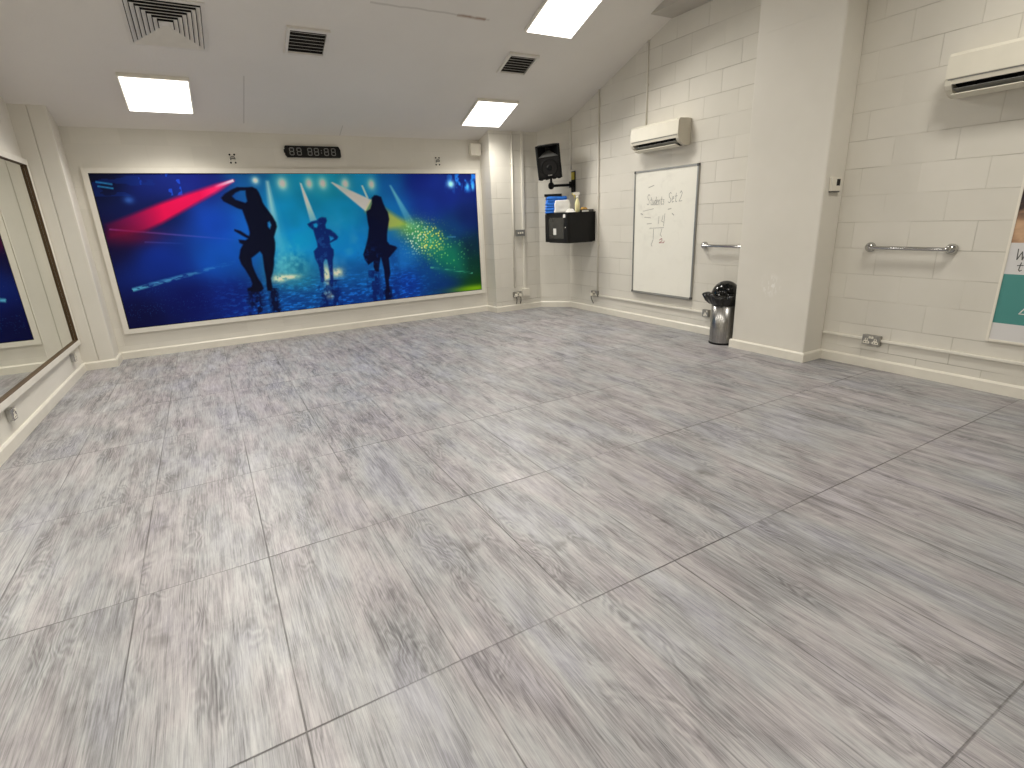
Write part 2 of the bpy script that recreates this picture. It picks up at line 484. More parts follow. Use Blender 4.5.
prof = [(YF - 0.1, 0), (YB + 0.1, 0), (YB + 0.1, ZB + 0.02), (YFLAT, zc(YFLAT) + 0.06), (YF - 0.1, zc(YFLAT) + 0.06)]
A = [b.bm.verts.new((xl(y), y, z)) for y, z in prof]; B_ = [b.bm.verts.new((xl(y) - 0.1, y, z)) for y, z in prof]
b.bm.faces.new(A); b.bm.faces.new(B_[::-1])
for k in range(5): b.bm.faces.new((A[k], B_[k], B_[(k + 1) % 5], A[(k + 1) % 5]))
struct(b.build('wall_left', M['plaster']))
struct(MB().box(XL - 0.1, XR + 0.1, YB, YB + 0.1, 0, ZB + 0.03).build('wall_back', M['wall_back']))
struct(MB().box(XL - 0.4, XR + 0.1, YF - 0.1, YF, 0, zc(YFLAT) + 0.05).build('wall_front', M['plaster']))

PX0, PX1, PY, DX, DY = 3.915, 4.765, 7.478, 5.118, 7.128
def slab_top(poly, name, mat):
    """prism whose top follows the sloping ceiling"""
    b = MB()
    lo = [b.bm.verts.new((x, y, 0)) for x, y in poly]
    hi = [b.bm.verts.new((x, y, zc(y) + 0.02)) for x, y in poly]
    n = len(poly)
    b.bm.faces.new(lo[::-1]); b.bm.faces.new(hi)
    for k in range(n): b.bm.faces.new((lo[k], lo[(k + 1) % n], hi[(k + 1) % n], hi[k]))
    return struct(b.build(name, mat))
slab_top([(PX0 - 0.012, YB), (PX0 + 0.012, PY), (PX1, PY), (PX1, YB)], 'wall_pier', M['wall_pier'])
slab_top([(PX1, YB), (PX1, PY), (DX, DY), (DX, YB)], 'wall_corner', M['wall_diag'])

# boxed-in pipe casing in the left corner, in two boards with an open joint
b = MB()
b.box(-1.405, -1.2552, 7.3865, YB, 0, 2.72, 0.004)
b.box(-1.2540, -1.097, 7.385, YB, 0, 2.72, 0.014, seg=3)
struct(b.build('column_left', M['plaster']))
# projecting column on the right wall
CX, CY0, CY1 = 4.832, 2.92, 3.735
b = MB().box(CX, XR, CY0, CY1, 0, 3.60, 0.018, seg=3)
b.box(CX - 0.002, CX + 0.01, CY0 + 0.26, CY1 - 0.10, 2.957, 2.962)
struct(b.build('column_right', M['column']))
# boxed bulkhead along the top of the right wall
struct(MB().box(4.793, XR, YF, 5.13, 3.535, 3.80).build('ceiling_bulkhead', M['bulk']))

# skirting boards: a chamfered profile swept along the wall line
def skirting(name, path, h=0.092, d=0.018):
    prof = [(0, 0), (d, 0), (d, h - 0.014), (d - 0.010, h), (0, h)]
    P = [Vector(p) for p in path]; n = len(P)
    bm = bmesh.new(); rings = []
    for i in range(n):
        def nrm(a, c):
            e = (c - a).normalized(); return Vector((e.y, -e.x))
        if i == 0: m = nrm(P[0], P[1])
        elif i == n - 1: m = nrm(P[-2], P[-1])
        else:
            a, c = nrm(P[i - 1], P[i]), nrm(P[i], P[i + 1])
            m = (a + c); m = m / max(0.3, m.dot(a))
        rings.append([bm.verts.new((P[i].x + m.x * u, P[i].y + m.y * u, z)) for u, z in prof])
    for A, B in zip(rings, rings[1:]):
        for k in range(5): bm.faces.new((A[k], A[(k + 1) % 5], B[(k + 1) % 5], B[k]))
    bm.faces.new(rings[0]); bm.faces.new(rings[-1][::-1])
    mb = MB(); mb.bm.free(); mb.bm = bm
    return struct(mb.build(name, M['skirt']))
skirting('baseboard_left', [(xl(YF), YF), (xl(7.385), 7.385), (-1.097, 7.385), (-1.097, YB)])
skirting('baseboard_back', [(-1.079, YB), (PX0 - 0.012, YB), (PX0 + 0.012, PY), (PX1, PY), (DX, DY), (XR, CY1)])
skirting('baseboard_right', [(XR, CY1), (CX, CY1), (CX, CY0), (XR, CY0), (XR, YF)])

# ------------------------------------------------------------------ ceiling fittings
def on_ceiling(x, y, drop=0.0):
    slope = y > YFLAT
    n = Vector((0, -math.sin(TH), -math.cos(TH))) if slope else Vector((0, 0, -1))
    p = Vector((x, y, zc(y))) + n * drop
    return tuple(p), ((-TH, 0, 0) if slope else (0, 0, 0))

def ceiling_light(x, y, label, proto=[]):
    loc, rot = on_ceiling(x, y)
    if not proto:
        t = thing('ceiling_light', label, 'ceiling light', loc, rot, 'square ceiling light panels')
        MB().box(-0.305, 0.305, -0.305, 0.305, -0.036, 0.0, 0.003).build('light_housing', M['cream'], t)
        MB().box(-0.288, 0.288, -0.288, 0.288, -0.042, -0.034, 0.002).build('diffuser', M['lamp'], t)
        ld = bpy.data.lights.new('panel_lamp', 'AREA'); ld.shape = 'SQUARE'; ld.size = 0.57
        ld.energy = LAMP_W; ld.spread = math.radians(146); ld.color = (1.0, 0.96, 0.885)
        lo = bpy.data.objects.new('panel_lamp', ld); COL.objects.link(lo); lo.parent = t; lo.location = (0, 0, -0.0435)
        proto.append(t)
        return t
    src = proto[0]
    t = src.copy(); COL.objects.link(t); t.location = loc; t.rotation_euler = rot; t['label'] = label
    for ch in src.children:
        c = ch.copy(); COL.objects.link(c); c.parent = t
    return t
ceiling_light(-0.108, 7.075, 'lit square ceiling light nearest the mural, above its left end')
ceiling_light(3.73, 7.055, 'lit square ceiling light nearest the mural, above its right end')
ceiling_light(3.73, 5.29, 'lit square ceiling light at the top edge of the photo, left of the bulkhead')
ceiling_light(-0.108, 5.29, 'lit square ceiling light in the second row from the mural, left side')
for k, (yy, row) in enumerate(((3.45, 'third'), (1.6, 'fourth'), (-0.3, 'fifth'))):  # unseen lights, assumed from the row spacing and added for illumination
    ceiling_light(-0.108, yy, 'unseen square ceiling light added in the %s row from the mural, left side' % row)
ceiling_light(3.73, 1.3, 'lit square ceiling light in the fourth row from the mural, right side')

# four-way square air diffuser
loc, rot = on_ceiling(0.083, 6.085)
t = thing('ceiling_vent', 'large square ceiling vent of nested frames, near the left light', 'vent', loc, rot)
MB().box(-0.29, 0.29, -0.29, 0.29, -0.003, 0.0).build('vent_back', M['dark'], t)
b = MB(); b.frame(-0.31, 0.31, -0.31, 0.31, 0.03, 0, 0.012)
for v in b.bm.verts: v.co = Vector((v.co.x, v.co.z, -v.co.y))
b.build('vent_frame', M['vent'], t)
for k in range(7):
    a = 0.028 + 0.0365 * k
    b = MB()
    io, oo, zi, zo, th = a, a + 0.026, -0.004, -0.022, 0.003
    sq = lambda h, z: [b.bm.verts.new((sx * h, sy * h, z)) for sx, sy in ((-1, -1), (1, -1), (1, 1), (-1, 1))]
    A, B_, C_, D_ = sq(io, zi), sq(oo, zo), sq(oo, zo - th), sq(max(io - 0.003, 0.002), zi - th)
    for P, Q in ((A, B_), (B_, C_), (C_, D_), (D_, A)):
        for j in range(4): b.bm.faces.new((P[j], P[(j + 1) % 4], Q[(j + 1) % 4], Q[j]))
    if k == 0: b.box(-0.03, 0.03, -0.03, 0.03, -0.008, -0.004)
    b.build('vent_blade', M['vent'], t)

def grille_vent(x, y, label, w, l):
    loc, rot = on_ceiling(x, y)
    t = thing('ceiling_grille', label, 'vent', loc, rot, 'small slatted ceiling grilles')
    hw, hl = w / 2, l / 2
    b = MB(); b.frame(-hw - 0.028, hw + 0.028, -hl - 0.028, hl + 0.028, 0.03, 0, 0.026)
    for v in b.bm.verts: v.co = Vector((v.co.x, v.co.z, -v.co.y))
    b.build('grille_frame', M['vent'], t)
    MB().box(-hw, hw, -hl, hl, -0.004, 0.0).build('grille_back', M['dark'], t)
    n = 7
    R = Matrix.Rotation(math.radians(35), 3, 'X')
    for k in range(n):
        yy = -hl + l * (k + 0.72) / n
        MB().box(-hw, hw, yy - 0.012, yy + 0.012, -0.0165, -0.0140, rot=R).build('slat', M['vent'], t)
    return t
grille_vent(1.255, 6.11, 'small slatted ceiling grille between the nested-frame vent and the clock', 0.34, 0.325)
grille_vent(3.635, 6.09, 'small slatted ceiling grille between the two right-hand ceiling lights', 0.345, 0.31)

# ------------------------------------------------------------------ mural
MX0, MX1, MZ0, MZ1 = -0.937, 3.808, 0.361, 2.104
MW, MH = MX1 - MX0, MZ1 - MZ0
DA = [(1.622, 1.588), (1.667, 1.563), (1.688, 1.517), (1.706, 1.445), (1.709, 1.405), (1.726, 1.363), (1.761, 1.3), (1.8, 1.226), (1.828, 1.152), (1.83, 1.099), (1.797, 1.026), (1.774, 0.974), (1.777, 0.899), (1.763, 0.814), (1.731, 0.708), (1.716, 0.621), (1.69, 0.536), (1.651, 0.451), (1.65, 0.317), (1.624, 0.286), (1.584, 0.297), (1.582, 0.346), (1.594, 0.456), (1.592, 0.566), (1.596, 0.674), (1.6, 0.76), (1.577, 0.804), (1.508, 0.756), (1.463, 0.727), (1.459, 0.641), (1.474, 0.554), (1.499, 0.464), (1.528, 0.396), (1.543, 0.328), (1.5, 0.292), (1.352, 0.314), (1.347, 0.347), (1.401, 0.364), (1.418, 0.406), (1.409, 0.472), (1.369, 0.584), (1.333, 0.662), (1.321, 0.737), (1.355, 0.84), (1.395, 0.9), (1.36, 0.923), (1.357, 0.961), (1.433, 0.95), (1.466, 0.969), (1.422, 0.999), (1.328, 1.07), (1.332, 1.09), (1.395, 1.067), (1.463, 1.011), (1.485, 1.0), (1.498, 1.041), (1.493, 1.124), (1.478, 1.207), (1.469, 1.268), (1.459, 1.32), (1.405, 1.341), (1.337, 1.383), (1.269, 1.424), (1.249, 1.464), (1.304, 1.513), (1.388, 1.561), (1.449, 1.586), (1.525, 1.583), (1.573, 1.584)]
DAH1 = [(1.374, 1.482), (1.418, 1.521), (1.48, 1.546), (1.537, 1.545), (1.531, 1.489), (1.535, 1.419), (1.512, 1.399), (1.458, 1.42), (1.404, 1.441)]
DAH2 = [(1.727, 1.156), (1.754, 1.172), (1.766, 1.123), (1.743, 1.071), (1.722, 1.104)]
DB = [(2.409, 1.198), (2.463, 1.188), (2.469, 1.148), (2.439, 1.094), (2.444, 1.05), (2.497, 1.032), (2.557, 0.978), (2.59, 0.931), (2.569, 0.899), (2.497, 0.869), (2.468, 0.855), (2.476, 0.802), (2.505, 0.767), (2.5, 0.699), (2.475, 0.632), (2.459, 0.518), (2.447, 0.379), (2.436, 0.305), (2.4, 0.309), (2.408, 0.429), (2.406, 0.545), (2.401, 0.637), (2.375, 0.65), (2.346, 0.607), (2.333, 0.482), (2.323, 0.367), (2.296, 0.335), (2.275, 0.348), (2.281, 0.463), (2.275, 0.578), (2.244, 0.671), (2.242, 0.761), (2.298, 0.813), (2.3, 0.869), (2.286, 0.958), (2.276, 1.036), (2.228, 1.082), (2.212, 1.115), (2.27, 1.145), (2.338, 1.158), (2.374, 1.185)]
DBH1 = [(2.283, 1.112), (2.329, 1.127), (2.346, 1.098), (2.324, 1.062), (2.292, 1.072)]
DBH2 = [(2.474, 0.949), (2.517, 0.935), (2.53, 0.912), (2.476, 0.881)]
DC = [(3.193, 1.461), (3.251, 1.437), (3.267, 1.369), (3.294, 1.289), (3.325, 1.23), (3.334, 1.138), (3.301, 1.023), (3.278, 0.93), (3.267, 0.837), (3.299, 0.787), (3.384, 0.758), (3.407, 0.733), (3.336, 0.665), (3.265, 0.598), (3.266, 0.501), (3.265, 0.379), (3.229, 0.284), (3.23, 0.185), (3.227, 0.111), (3.171, 0.116), (3.18, 0.19), (3.174, 0.314), (3.178, 0.435), (3.16, 0.558), (3.149, 0.618), (3.117, 0.513), (3.093, 0.418), (3.045, 0.434), (3.028, 0.496), (3.036, 0.567), (2.958, 0.525), (2.918, 0.599), (2.903, 0.671), (2.954, 0.784), (2.997, 0.898), (3.028, 1.035), (3.018, 1.149), (3.019, 1.251), (3.076, 1.283), (3.108, 1.35), (3.117, 1.428), (3.157, 1.461)]
RED = [(1.423, 1.664), (1.233, 1.621), (0.881, 1.514), (0.581, 1.41), (0.269, 1.29), (0.028, 1.202), (0.031, 1.052), (0.127, 1.068), (0.383, 1.11), (0.575, 1.191), (0.891, 1.358), (1.216, 1.531)]
LINES = [(0.052, 1.148), (1.33, 0.963), (0.127, 0.451), (1.282, 0.695), (0.357, 0.99), (0.769, 0.948), (0.046, 1.681), (0.135, 1.644)]
B1 = [(1.799, 1.647), (1.815, 1.647), (1.844, 1.246), (1.776, 1.352), (1.855, 0.743), (1.738, 0.751)]
B2 = [(2.195, 1.632), (2.214, 1.623), (2.338, 1.164), (2.253, 1.146)]
B3 = [(2.592, 1.631), (2.609, 1.638), (3.114, 1.399), (3.012, 1.252), (3.658, 1.031), (3.323, 0.998)]
B4 = [(2.989, 1.592), (3.013, 1.596), (3.072, 1.429), (3.043, 1.423)]
B5 = [(3.39, 1.588), (3.41, 1.588), (3.759, 0.99), (3.616, 0.997)]
SP2 = [(1.67, 1.663), (1.981, 1.625), (2.309, 1.623), (2.482, 1.622)]
SP3 = [(2.776, 1.615), (3.134, 1.606)]
GL = [(3.821, 0.818), (3.719, 0.86), (3.93, 0.824), (4.213, 0.581), (4.081, 0.988), (3.566, 0.65)]
FOOT = [(1.754, 0.441), (2.508, 0.456), (2.367, 0.433), (1.883, 0.448)]
BL = [(0.306, 1.46)]
TR = [(4.327, 1.62), (4.718, 1.593), (4.207, 0.846), (4.347, 0.839), (3.891, 0.415), (4.596, 0.271), (4.549, 0.03)]
def mural_colours(nx, nz):
    X, Z = np.meshgrid(np.linspace(0, MW, nx), np.linspace(0, MH, nz))
    rs = np.random.RandomState(3)
    def vnoise(fx, fz, seed):
        r = np.random.RandomState(seed)
        gx, gz = int(MW * fx) + 3, int(MH * fz) + 3
        g = r.rand(gz, gx)
        u, v = X * fx, Z * fz
        i, j = u.astype(int), v.astype(int)
        a, b = u - i, v - j
        a, b = a * a * (3 - 2 * a), b * b * (3 - 2 * b)
        return (g[j, i] * (1 - a) + g[j, i + 1] * a) * (1 - b) + (g[j + 1, i] * (1 - a) + g[j + 1, i + 1] * a) * b
    def fbm(fx, fz, seed, o=3):
        return sum(vnoise(fx * 2 ** k, fz * 2 ** k, seed + k) * 0.5 ** (k + 1) for k in range(o)) / (1 - 0.5 ** o)
    def inside(poly):
        p = np.array(poly); r = np.zeros(X.shape, bool)
        q = np.roll(p, -1, 0)
        for (xa, za), (xb, zb) in zip(p, q):
            if za == zb: continue
            c = ((za > Z) != (zb > Z)) & (X < (xb - xa) * (Z - za) / (zb - za) + xa)
            r ^= c
        return r
    def edge_d(poly):
        p = np.array(poly); q = np.roll(p, -1, 0); d = np.full(X.shape, 9.0)
        for (xa, za), (xb, zb) in zip(p, q):
            dx, dz = xb - xa, zb - za
            tt = np.clip(((X - xa) * dx + (Z - za) * dz) / (dx * dx + dz * dz + 1e-9), 0, 1)
            d = np.minimum(d, np.hypot(X - xa - tt * dx, Z - za - tt * dz))
        return d
    def shape(poly, soft):
        d = edge_d(poly) * np.where(inside(poly), 1, -1)
        return np.clip(d / soft + 0.5, 0, 1)
    def blob(x, z, rx, rz, p=1.0):
        return np.exp(-(((X - x) / rx) ** 2 + ((Z - z) / rz) ** 2) * p)
    img = np.zeros(X.shape + (3,))
    # background: inverse-distance blend of sampled stage-light colours
    P = [(0.05, 1.70, 6, 12, 44), (0.05, 1.0, 14, 10, 50), (0.1, 0.1, 6, 10, 66), (0.55, 1.62, 14, 30, 110), (0.6, 1.35, 8, 18, 70), (0.5, 0.75, 8, 40, 135), (0.7, 0.25, 6, 16, 92),
         (1.1, 1.66, 16, 24, 110), (1.15, 1.15, 12, 62, 178), (1.1, 0.75, 10, 74, 176), (1.15, 0.25, 8, 30, 120), (1.62, 1.68, 20, 96, 176), (1.5, 1.1, 14, 90, 190),
         (2.0, 1.62, 20, 150, 196), (2.05, 1.3, 10, 146, 204), (2.0, 0.9, 8, 142, 208), (1.95, 0.45, 36, 134, 172), (1.9, 0.12, 12, 66, 150),
         (2.5, 1.6, 24, 160, 196), (2.65, 1.25, 10, 146, 204), (2.75, 0.8, 10, 128, 208), (2.7, 0.4, 16, 96, 178), (2.6, 0.1, 10, 56, 150),
         (3.0, 1.65, 22, 142, 194), (3.4, 1.65, 16, 90, 170), (3.45, 0.6, 18, 100, 182), (3.5, 0.2, 8, 50, 150), (3.4, 1.2, 12, 110, 184), (3.8, 1.65, 14, 30, 128), (3.9, 1.3, 14, 44, 140), (4.2, 1.45, 10, 30, 112),
         (4.6, 1.6, 10, 26, 104), (4.6, 1.1, 8, 26, 92), (4.3, 0.95, 10, 56, 110), (4.6, 0.7, 8, 40, 60), (3.9, 0.35, 8, 66, 140), (4.1, 0.1, 6, 44, 110), (4.3, 0.45, 10, 84, 96), (4.6, 0.4, 8, 56, 44), (4.65, 0.1, 20, 66, 20)]
    W = np.zeros(X.shape)
    for x, z, r, g, b_ in P:
        w = 1.0 / (((X - x) ** 2 + ((Z - z) * 1.2) ** 2) ** 1.6 + 0.004)
        W += w; img += w[..., None] * np.array([r, g, b_])
    img /= W[..., None]
    img *= (0.86 + 0.28 * fbm(2.2, 2.2, 11))[..., None]
    def over(mask, c, k=1.0):
        m = np.clip(mask * k, 0, 1)[..., None]
        img[:] = img * (1 - m) + np.array(c) * m
    def add(mask, c, k=1.0):
        img[:] = img + (mask * k)[..., None] * np.array(c)
    # dark rigging top left
    over(((X > 0.45) & (X < 0.85) & (Z > 1.5)) * (fbm(9, 9, 21) > 0.56) * 1.0, (20, 66, 190), 0.75)
    over((fbm(4, 12, 31) > 0.63) * (X < 0.9) * (Z > 1.5) * 1.0, (10, 40, 120), 0.5)
    for (x0, x1, z0) in ((0.04, 0.19, 1.655), (0.05, 0.19, 1.61)):
        over(np.clip(1 - np.abs(Z - z0 + (X - x0) * 0.18) / 0.016, 0, 1) * (X > x0) * (X < x1), (40, 130, 190), 0.9)
    add(blob(BL[0][0], BL[0][1], 0.05, 0.04), (30, 55, 75), 1.0)
    # floor lines and water streaks
    def line(a, b_, w, c, k, fade=True):
        dx, dz = b_[0] - a[0], b_[1] - a[1]
        tt = ((X - a[0]) * dx + (Z - a[1]) * dz) / (dx * dx + dz * dz)
        d = np.abs((X - a[0]) * dz - (Z - a[1]) * dx) / math.hypot(dx, dz)
        m = np.clip(1.3 - d / w, 0, 1) * (tt > 0) * (tt < 1)
        if fade: m = m * (1 - np.clip(tt, 0, 1)) ** 0.8
        over(m * k, c)
    line(LINES[0], LINES[1], 0.011, (110, 90, 190), 0.75)
    line(LINES[4], LINES[5], 0.010, (60, 90, 190), 0.5)
    line(LINES[2], LINES[3], 0.024, (90, 180, 210), 0.85 * np.clip((fbm(16, 60, 101) - 0.33) * 5, 0.15, 1))
    line((0.30, 0.50), (0.7, 0.58), 0.02, (60, 130, 190), 0.5)
    line(TR[2], TR[3], 0.012, (70, 130, 190), 0.6, False)
    line(TR[4], TR[5], 0.016, (90, 190, 160), 0.7 * np.clip((fbm(12, 60, 103) - 0.33) * 5, 0.1, 1), False)
    water = fbm(18, 52, 41, 4)
    wz = np.clip((0.55 - Z) / 0.35, 0, 1) * np.clip((X - 0.7) / 0.7, 0, 1) * np.clip((4.1 - X) / 0.6, 0, 1)
    add(wz * np.clip((water - 0.52) * 5, 0, 1), (12, 62, 80), 0.6)
    over(wz * np.clip((0.46 - water) * 5, 0, 1), (6, 40, 122), 0.35)
    sp = (rs.rand(*X.shape) > 0.955) * np.clip((0.8 - Z) / 0.5, 0, 1) * (X < 1.5)
    over(sp * np.clip((fbm(3, 9, 105) - 0.45) * 5, 0, 1), (50, 120, 190), 0.35)
    # spray behind the dancers
    over(np.clip(fbm(5, 5, 51) - 0.42, 0, 1) * 2.2 * blob(2.75, 0.75, 0.45, 0.45), (90, 170, 215), 0.55)
    over(blob(1.9, 0.62, 0.22, 0.22) * np.clip(fbm(20, 20, 55) - 0.3, 0, 1) * 2, (110, 205, 210), 0.7)
    # red beam, fading and darkening to the left
    red = shape(RED, 0.05)
    tl = np.clip(X / 1.42, 0, 1)
    fade = np.clip((X - 0.0) / 0.62, 0, 1) ** 0.8
    over(red * (0.18 + 0.82 * fade), (196, 8, 66), 0.95)
    over(red * np.clip((tl - 0.72) / 0.28, 0, 1), (240, 60, 120), 0.85)
    over(blob(0.22, 1.06, 0.32, 0.10), (110, 12, 50), 0.7)
    line(RED[0], (1.20, 1.59), 0.018, (250, 200, 225), 1.0)
    # white beams
    def beam(q, soft, c, k):
        over(shape(q, soft), c, k)
    b1 = [B1[0], B1[1], B1[2], B1[4], B1[5], B1[3]]
    zz = np.clip((Z - 0.75) / 0.9, 0, 1)
    over(shape(b1, 0.05) * zz ** 1.3, (226, 232, 220), 0.95)
    over(shape([B1[0], B1[1], (1.98, 0.5), (1.74, 0.5)], 0.1), (90, 190, 205), 0.35)
    over(shape(B2, 0.02) * np.clip((Z - 0.95) / 0.5, 0, 1), (226, 230, 222), 0.97)
    over(shape(B3[:4], 0.02), (222, 222, 216), 0.97)
    yb = [B3[3], B3[2], B3[4], B3[5]]
    over(shape(yb, 0.08), (176, 186, 84), 0.9)
    over(blob(3.62, 1.0, 0.20, 0.12), (150, 190, 70), 0.75)
    over(shape([(3.6, 1.0), (3.75, 1.05), (4.4, 0.70), (4.45, 0.3), (4.0, 0.42)], 0.25), (24, 150, 96), 0.55)
    over(shape(B4, 0.012), (190, 215, 216), 0.9)
    over(shape(B5, 0.03) * np.clip((Z - 0.8) / 0.8, 0.25, 1), (120, 205, 216), 0.85)
    # lamps along the top truss
    for (x, z), rx, rz in ((SP2[0], 0.035, 0.035), (SP2[1], 0.055, 0.065), (SP2[2], 0.045, 0.06), (SP2[3], 0.05, 0.062), (SP3[0], 0.05, 0.06), (SP3[1], 0.045, 0.06)):
        over(blob(x, z, rx * 1.7, rz * 1.7), (120, 200, 205), 0.6)
        over(blob(x, z, rx * 0.9, rz * 0.95, 1.1), (238, 248, 240), 1.0)
    # glitter cloud
    cell = 0.040
    ci, cj = (X / cell).astype(int), (Z / cell).astype(int)
    hsh = np.modf(np.abs(np.sin(ci * 127.1 + cj * 311.7) * 43758.5453))[0]
    ox, oz = np.modf(np.abs(np.sin(ci * 12.9 + cj * 78.2) * 9631.3))[0], np.modf(np.abs(np.sin(ci * 39.3 + cj * 11.1) * 5123.7))[0]
    dd = np.hypot(X / cell - ci - 0.12 - 0.76 * ox, Z / cell - cj - 0.12 - 0.76 * oz)
    hs2 = np.modf(np.abs(np.sin(ci * 93.7 + cj * 57.1) * 2791.7))[0]
    dot = np.clip(1.5 - dd / (0.16 + 0.22 * hs2), 0, 1)
    g1 = blob(3.74, 0.86, 0.17, 0.19, 1.0); g2 = blob(3.95, 0.82, 0.17, 0.19, 1.0); g3 = blob(4.2, 0.58, 0.35, 0.25)
    over(np.clip(g1 + g2, 0, 1), (70, 170, 110), 0.6)
    over(dot * (hsh < 0.72) * np.clip(g1 * 1.7, 0, 1), (200, 235, 205), 0.95)
    over(dot * (hsh > 0.34) * np.clip(g2 * 1.7, 0, 1), (222, 226, 84), 0.95)
    over(dot * (hsh > 0.75) * g3, (120, 215, 110), 0.7)
    over(blob(4.62, 0.03, 0.42, 0.055), (128, 178, 20), 0.9)
    # blue stage lights top right
    tr = np.clip((Z - 1.45) / 0.12, 0, 1) * np.clip((X - 4.2) / 0.2, 0, 1)
    over(tr * np.clip((fbm(16, 10, 61) - 0.5) * 6, 0, 1), (30, 120, 220), 0.8)
    over(blob(TR[0][0], TR[0][1] - 0.02, 0.055, 0.05), (150, 225, 250), 1.0)
    over(blob(4.6, 1.56, 0.03, 0.05) + blob(4.69, 1.56, 0.025, 0.05), (70, 170, 240), 0.9)
    # splashes at the feet
    for (x, z), rx, rz in ((FOOT[0], 0.09, 0.05), (FOOT[3], 0.12, 0.03), (FOOT[1], 0.09, 0.07), (FOOT[2], 0.05, 0.14), ((2.36, 0.16), 0.06, 0.05)):
        over(blob(x, z, rx, rz) * np.clip(fbm(30, 30, 71) * 1.9, 0, 1), (232, 236, 186), 0.97)
    # silhouettes and their broken reflections in the wet stage
    rn = fbm(22, 16, 81)
    def reflect(x, w, zt, c, k):
        over(np.clip(1.4 - np.abs(X - x + (rn - 0.5) * 0.10) / w, 0, 1) * (Z < zt) * np.clip((rn - 0.30) * 5, 0, 1), c, k)
    reflect(1.43, 0.09, 0.33, (4, 10, 46), 0.9); reflect(1.66, 0.06, 0.32, (4, 10, 46), 0.92)
    reflect(2.30, 0.07, 0.36, (6, 26, 96), 0.85); reflect(2.45, 0.07, 0.36, (6, 26, 96), 0.85)
    reflect(3.20, 0.07, 0.20, (3, 10, 52), 0.92); reflect(3.03, 0.09, 0.45, (6, 24, 96), 0.75)
    reflect(3.35, 0.07, 0.75, (8, 40, 120), 0.35)
    def person(poly, holes, c, k):
        m = shape(poly, 0.02)
        for h in holes: m = m * (1 - shape(h, 0.02))
        over(m, c, k)
    person(DA, [DAH1, DAH2], (5, 9, 34), 0.98)
    person(DB, [DBH1, DBH2], (10, 34, 112), 0.92)
    over(shape(DB, 0.02) * np.clip((fbm(26, 26, 91) - 0.55) * 6, 0, 1), (30, 90, 170), 0.5)
    person(DC, [], (5, 10, 48), 0.97)
    over(blob(3.0, 0.62, 0.14, 0.16) * np.clip((fbm(30, 30, 95) - 0.5) * 5, 0, 1), (12, 70, 150), 0.6)
    img = np.clip(img, 0, 255) / 255.0
    lin = np.where(img <= 0.04045, img / 12.92, ((img + 0.055) / 1.055) ** 2.4)
    return np.clip(lin * (MURAL_GAIN + 0.75 * np.clip(lin.max(-1, keepdims=True), 0, 0.6)), 0, 0.95)
MURAL_GAIN = 1.15

def build_mural():
    t = thing('mural', 'wide blue stage-show mural in a cream frame along the back wall', 'mural', (MX0, YB, MZ0), BACK)
    nx, nz = 640, 236
    C = mural_colours(nx, nz)
    xs, zs = np.linspace(0, MW, nx), np.linspace(0, MH, nz)
    co = np.zeros((nz, nx, 3), np.float32)
    co[..., 0] = xs[None, :]; co[..., 1] = -0.016; co[..., 2] = zs[:, None]
    idx = np.arange(nx * nz).reshape(nz, nx)
    q = np.stack([idx[:-1, :-1], idx[:-1, 1:], idx[1:, 1:], idx[1:, :-1]], -1).reshape(-1, 4)
    # back corners and sides give the panel its thickness
    n0 = nx * nz
    back = np.array([(0, -0.001, 0), (MW, -0.001, 0), (MW, -0.001, MH), (0, -0.001, MH)], np.float32)
    verts = np.concatenate([co.reshape(-1, 3), back])
    me = bpy.data.meshes.new('print_panel')
    cor = [int(idx[0, 0]), int(idx[0, -1]), int(idx[-1, -1]), int(idx[-1, 0])]
    rows = [[int(v) for v in idx[0, :]], [int(v) for v in idx[:, -1]], [int(v) for v in idx[-1, ::-1]], [int(v) for v in idx[::-1, 0]]]
    faces = q.tolist()
    for k in range(4):
        faces.append(rows[k][::-1] + [n0 + k, n0 + (k + 1) % 4])
    faces.append([n0 + 3, n0 + 2, n0 + 1, n0])
    me.from_pydata(verts.tolist(), [], faces)
    at = me.color_attributes.new('Print', 'FLOAT_COLOR', 'POINT')
    rgba = np.ones((len(verts), 4), np.float32)
    rgba[:n0, :3] = C.reshape(-1, 3); rgba[n0:, :3] = 0.02
    at.data.foreach_set('color', rgba.ravel())
    me.materials.append(M['print'])
    o = bpy.data.objects.new('print_panel', me); COL.objects.link(o); o.parent = t
    MB().frame(-0.062, MW + 0.050, -0.06, MH + 0.058, 0.055, -0.03, 0.0).build('mural_frame', M['cream'], t)
    # thin dark shadow gap bead round the print
    MB().frame(-0.008, MW + 0.008, -0.008, MH + 0.008, 0.010, -0.021, -0.0165).build('inner_bead', M['dark'], t)
build_mural()

# ------------------------------------------------------------------ mirror on the left wall
t = thing('wall_mirror', 'large mirror in a white frame on the left wall beside the mural', 'mirror', (xl(7.38) - 0.0005, 7.38, 0.308), (0, 0, PI / 2 - LA))
ML = 5.6        # runs back past the camera; local X towards the mural, so the frame spans -ML..0
MB().box(-ML + 0.05, -0.055, -0.006, -0.002, 0.044, 1.844).build('mirror_glass', M['mirror'], t)
MB().frame(-ML, 0, 0, 1.894, 0.058, -0.034, -0.001, wb=0.052, wt=0.055).build('mirror_frame', M['cream'], t)
MB().frame(-ML + 0.052, -0.053, 0.046, 1.845, 0.007, -0.032, -0.0065).build('frame_reveal', M['brown'], t)

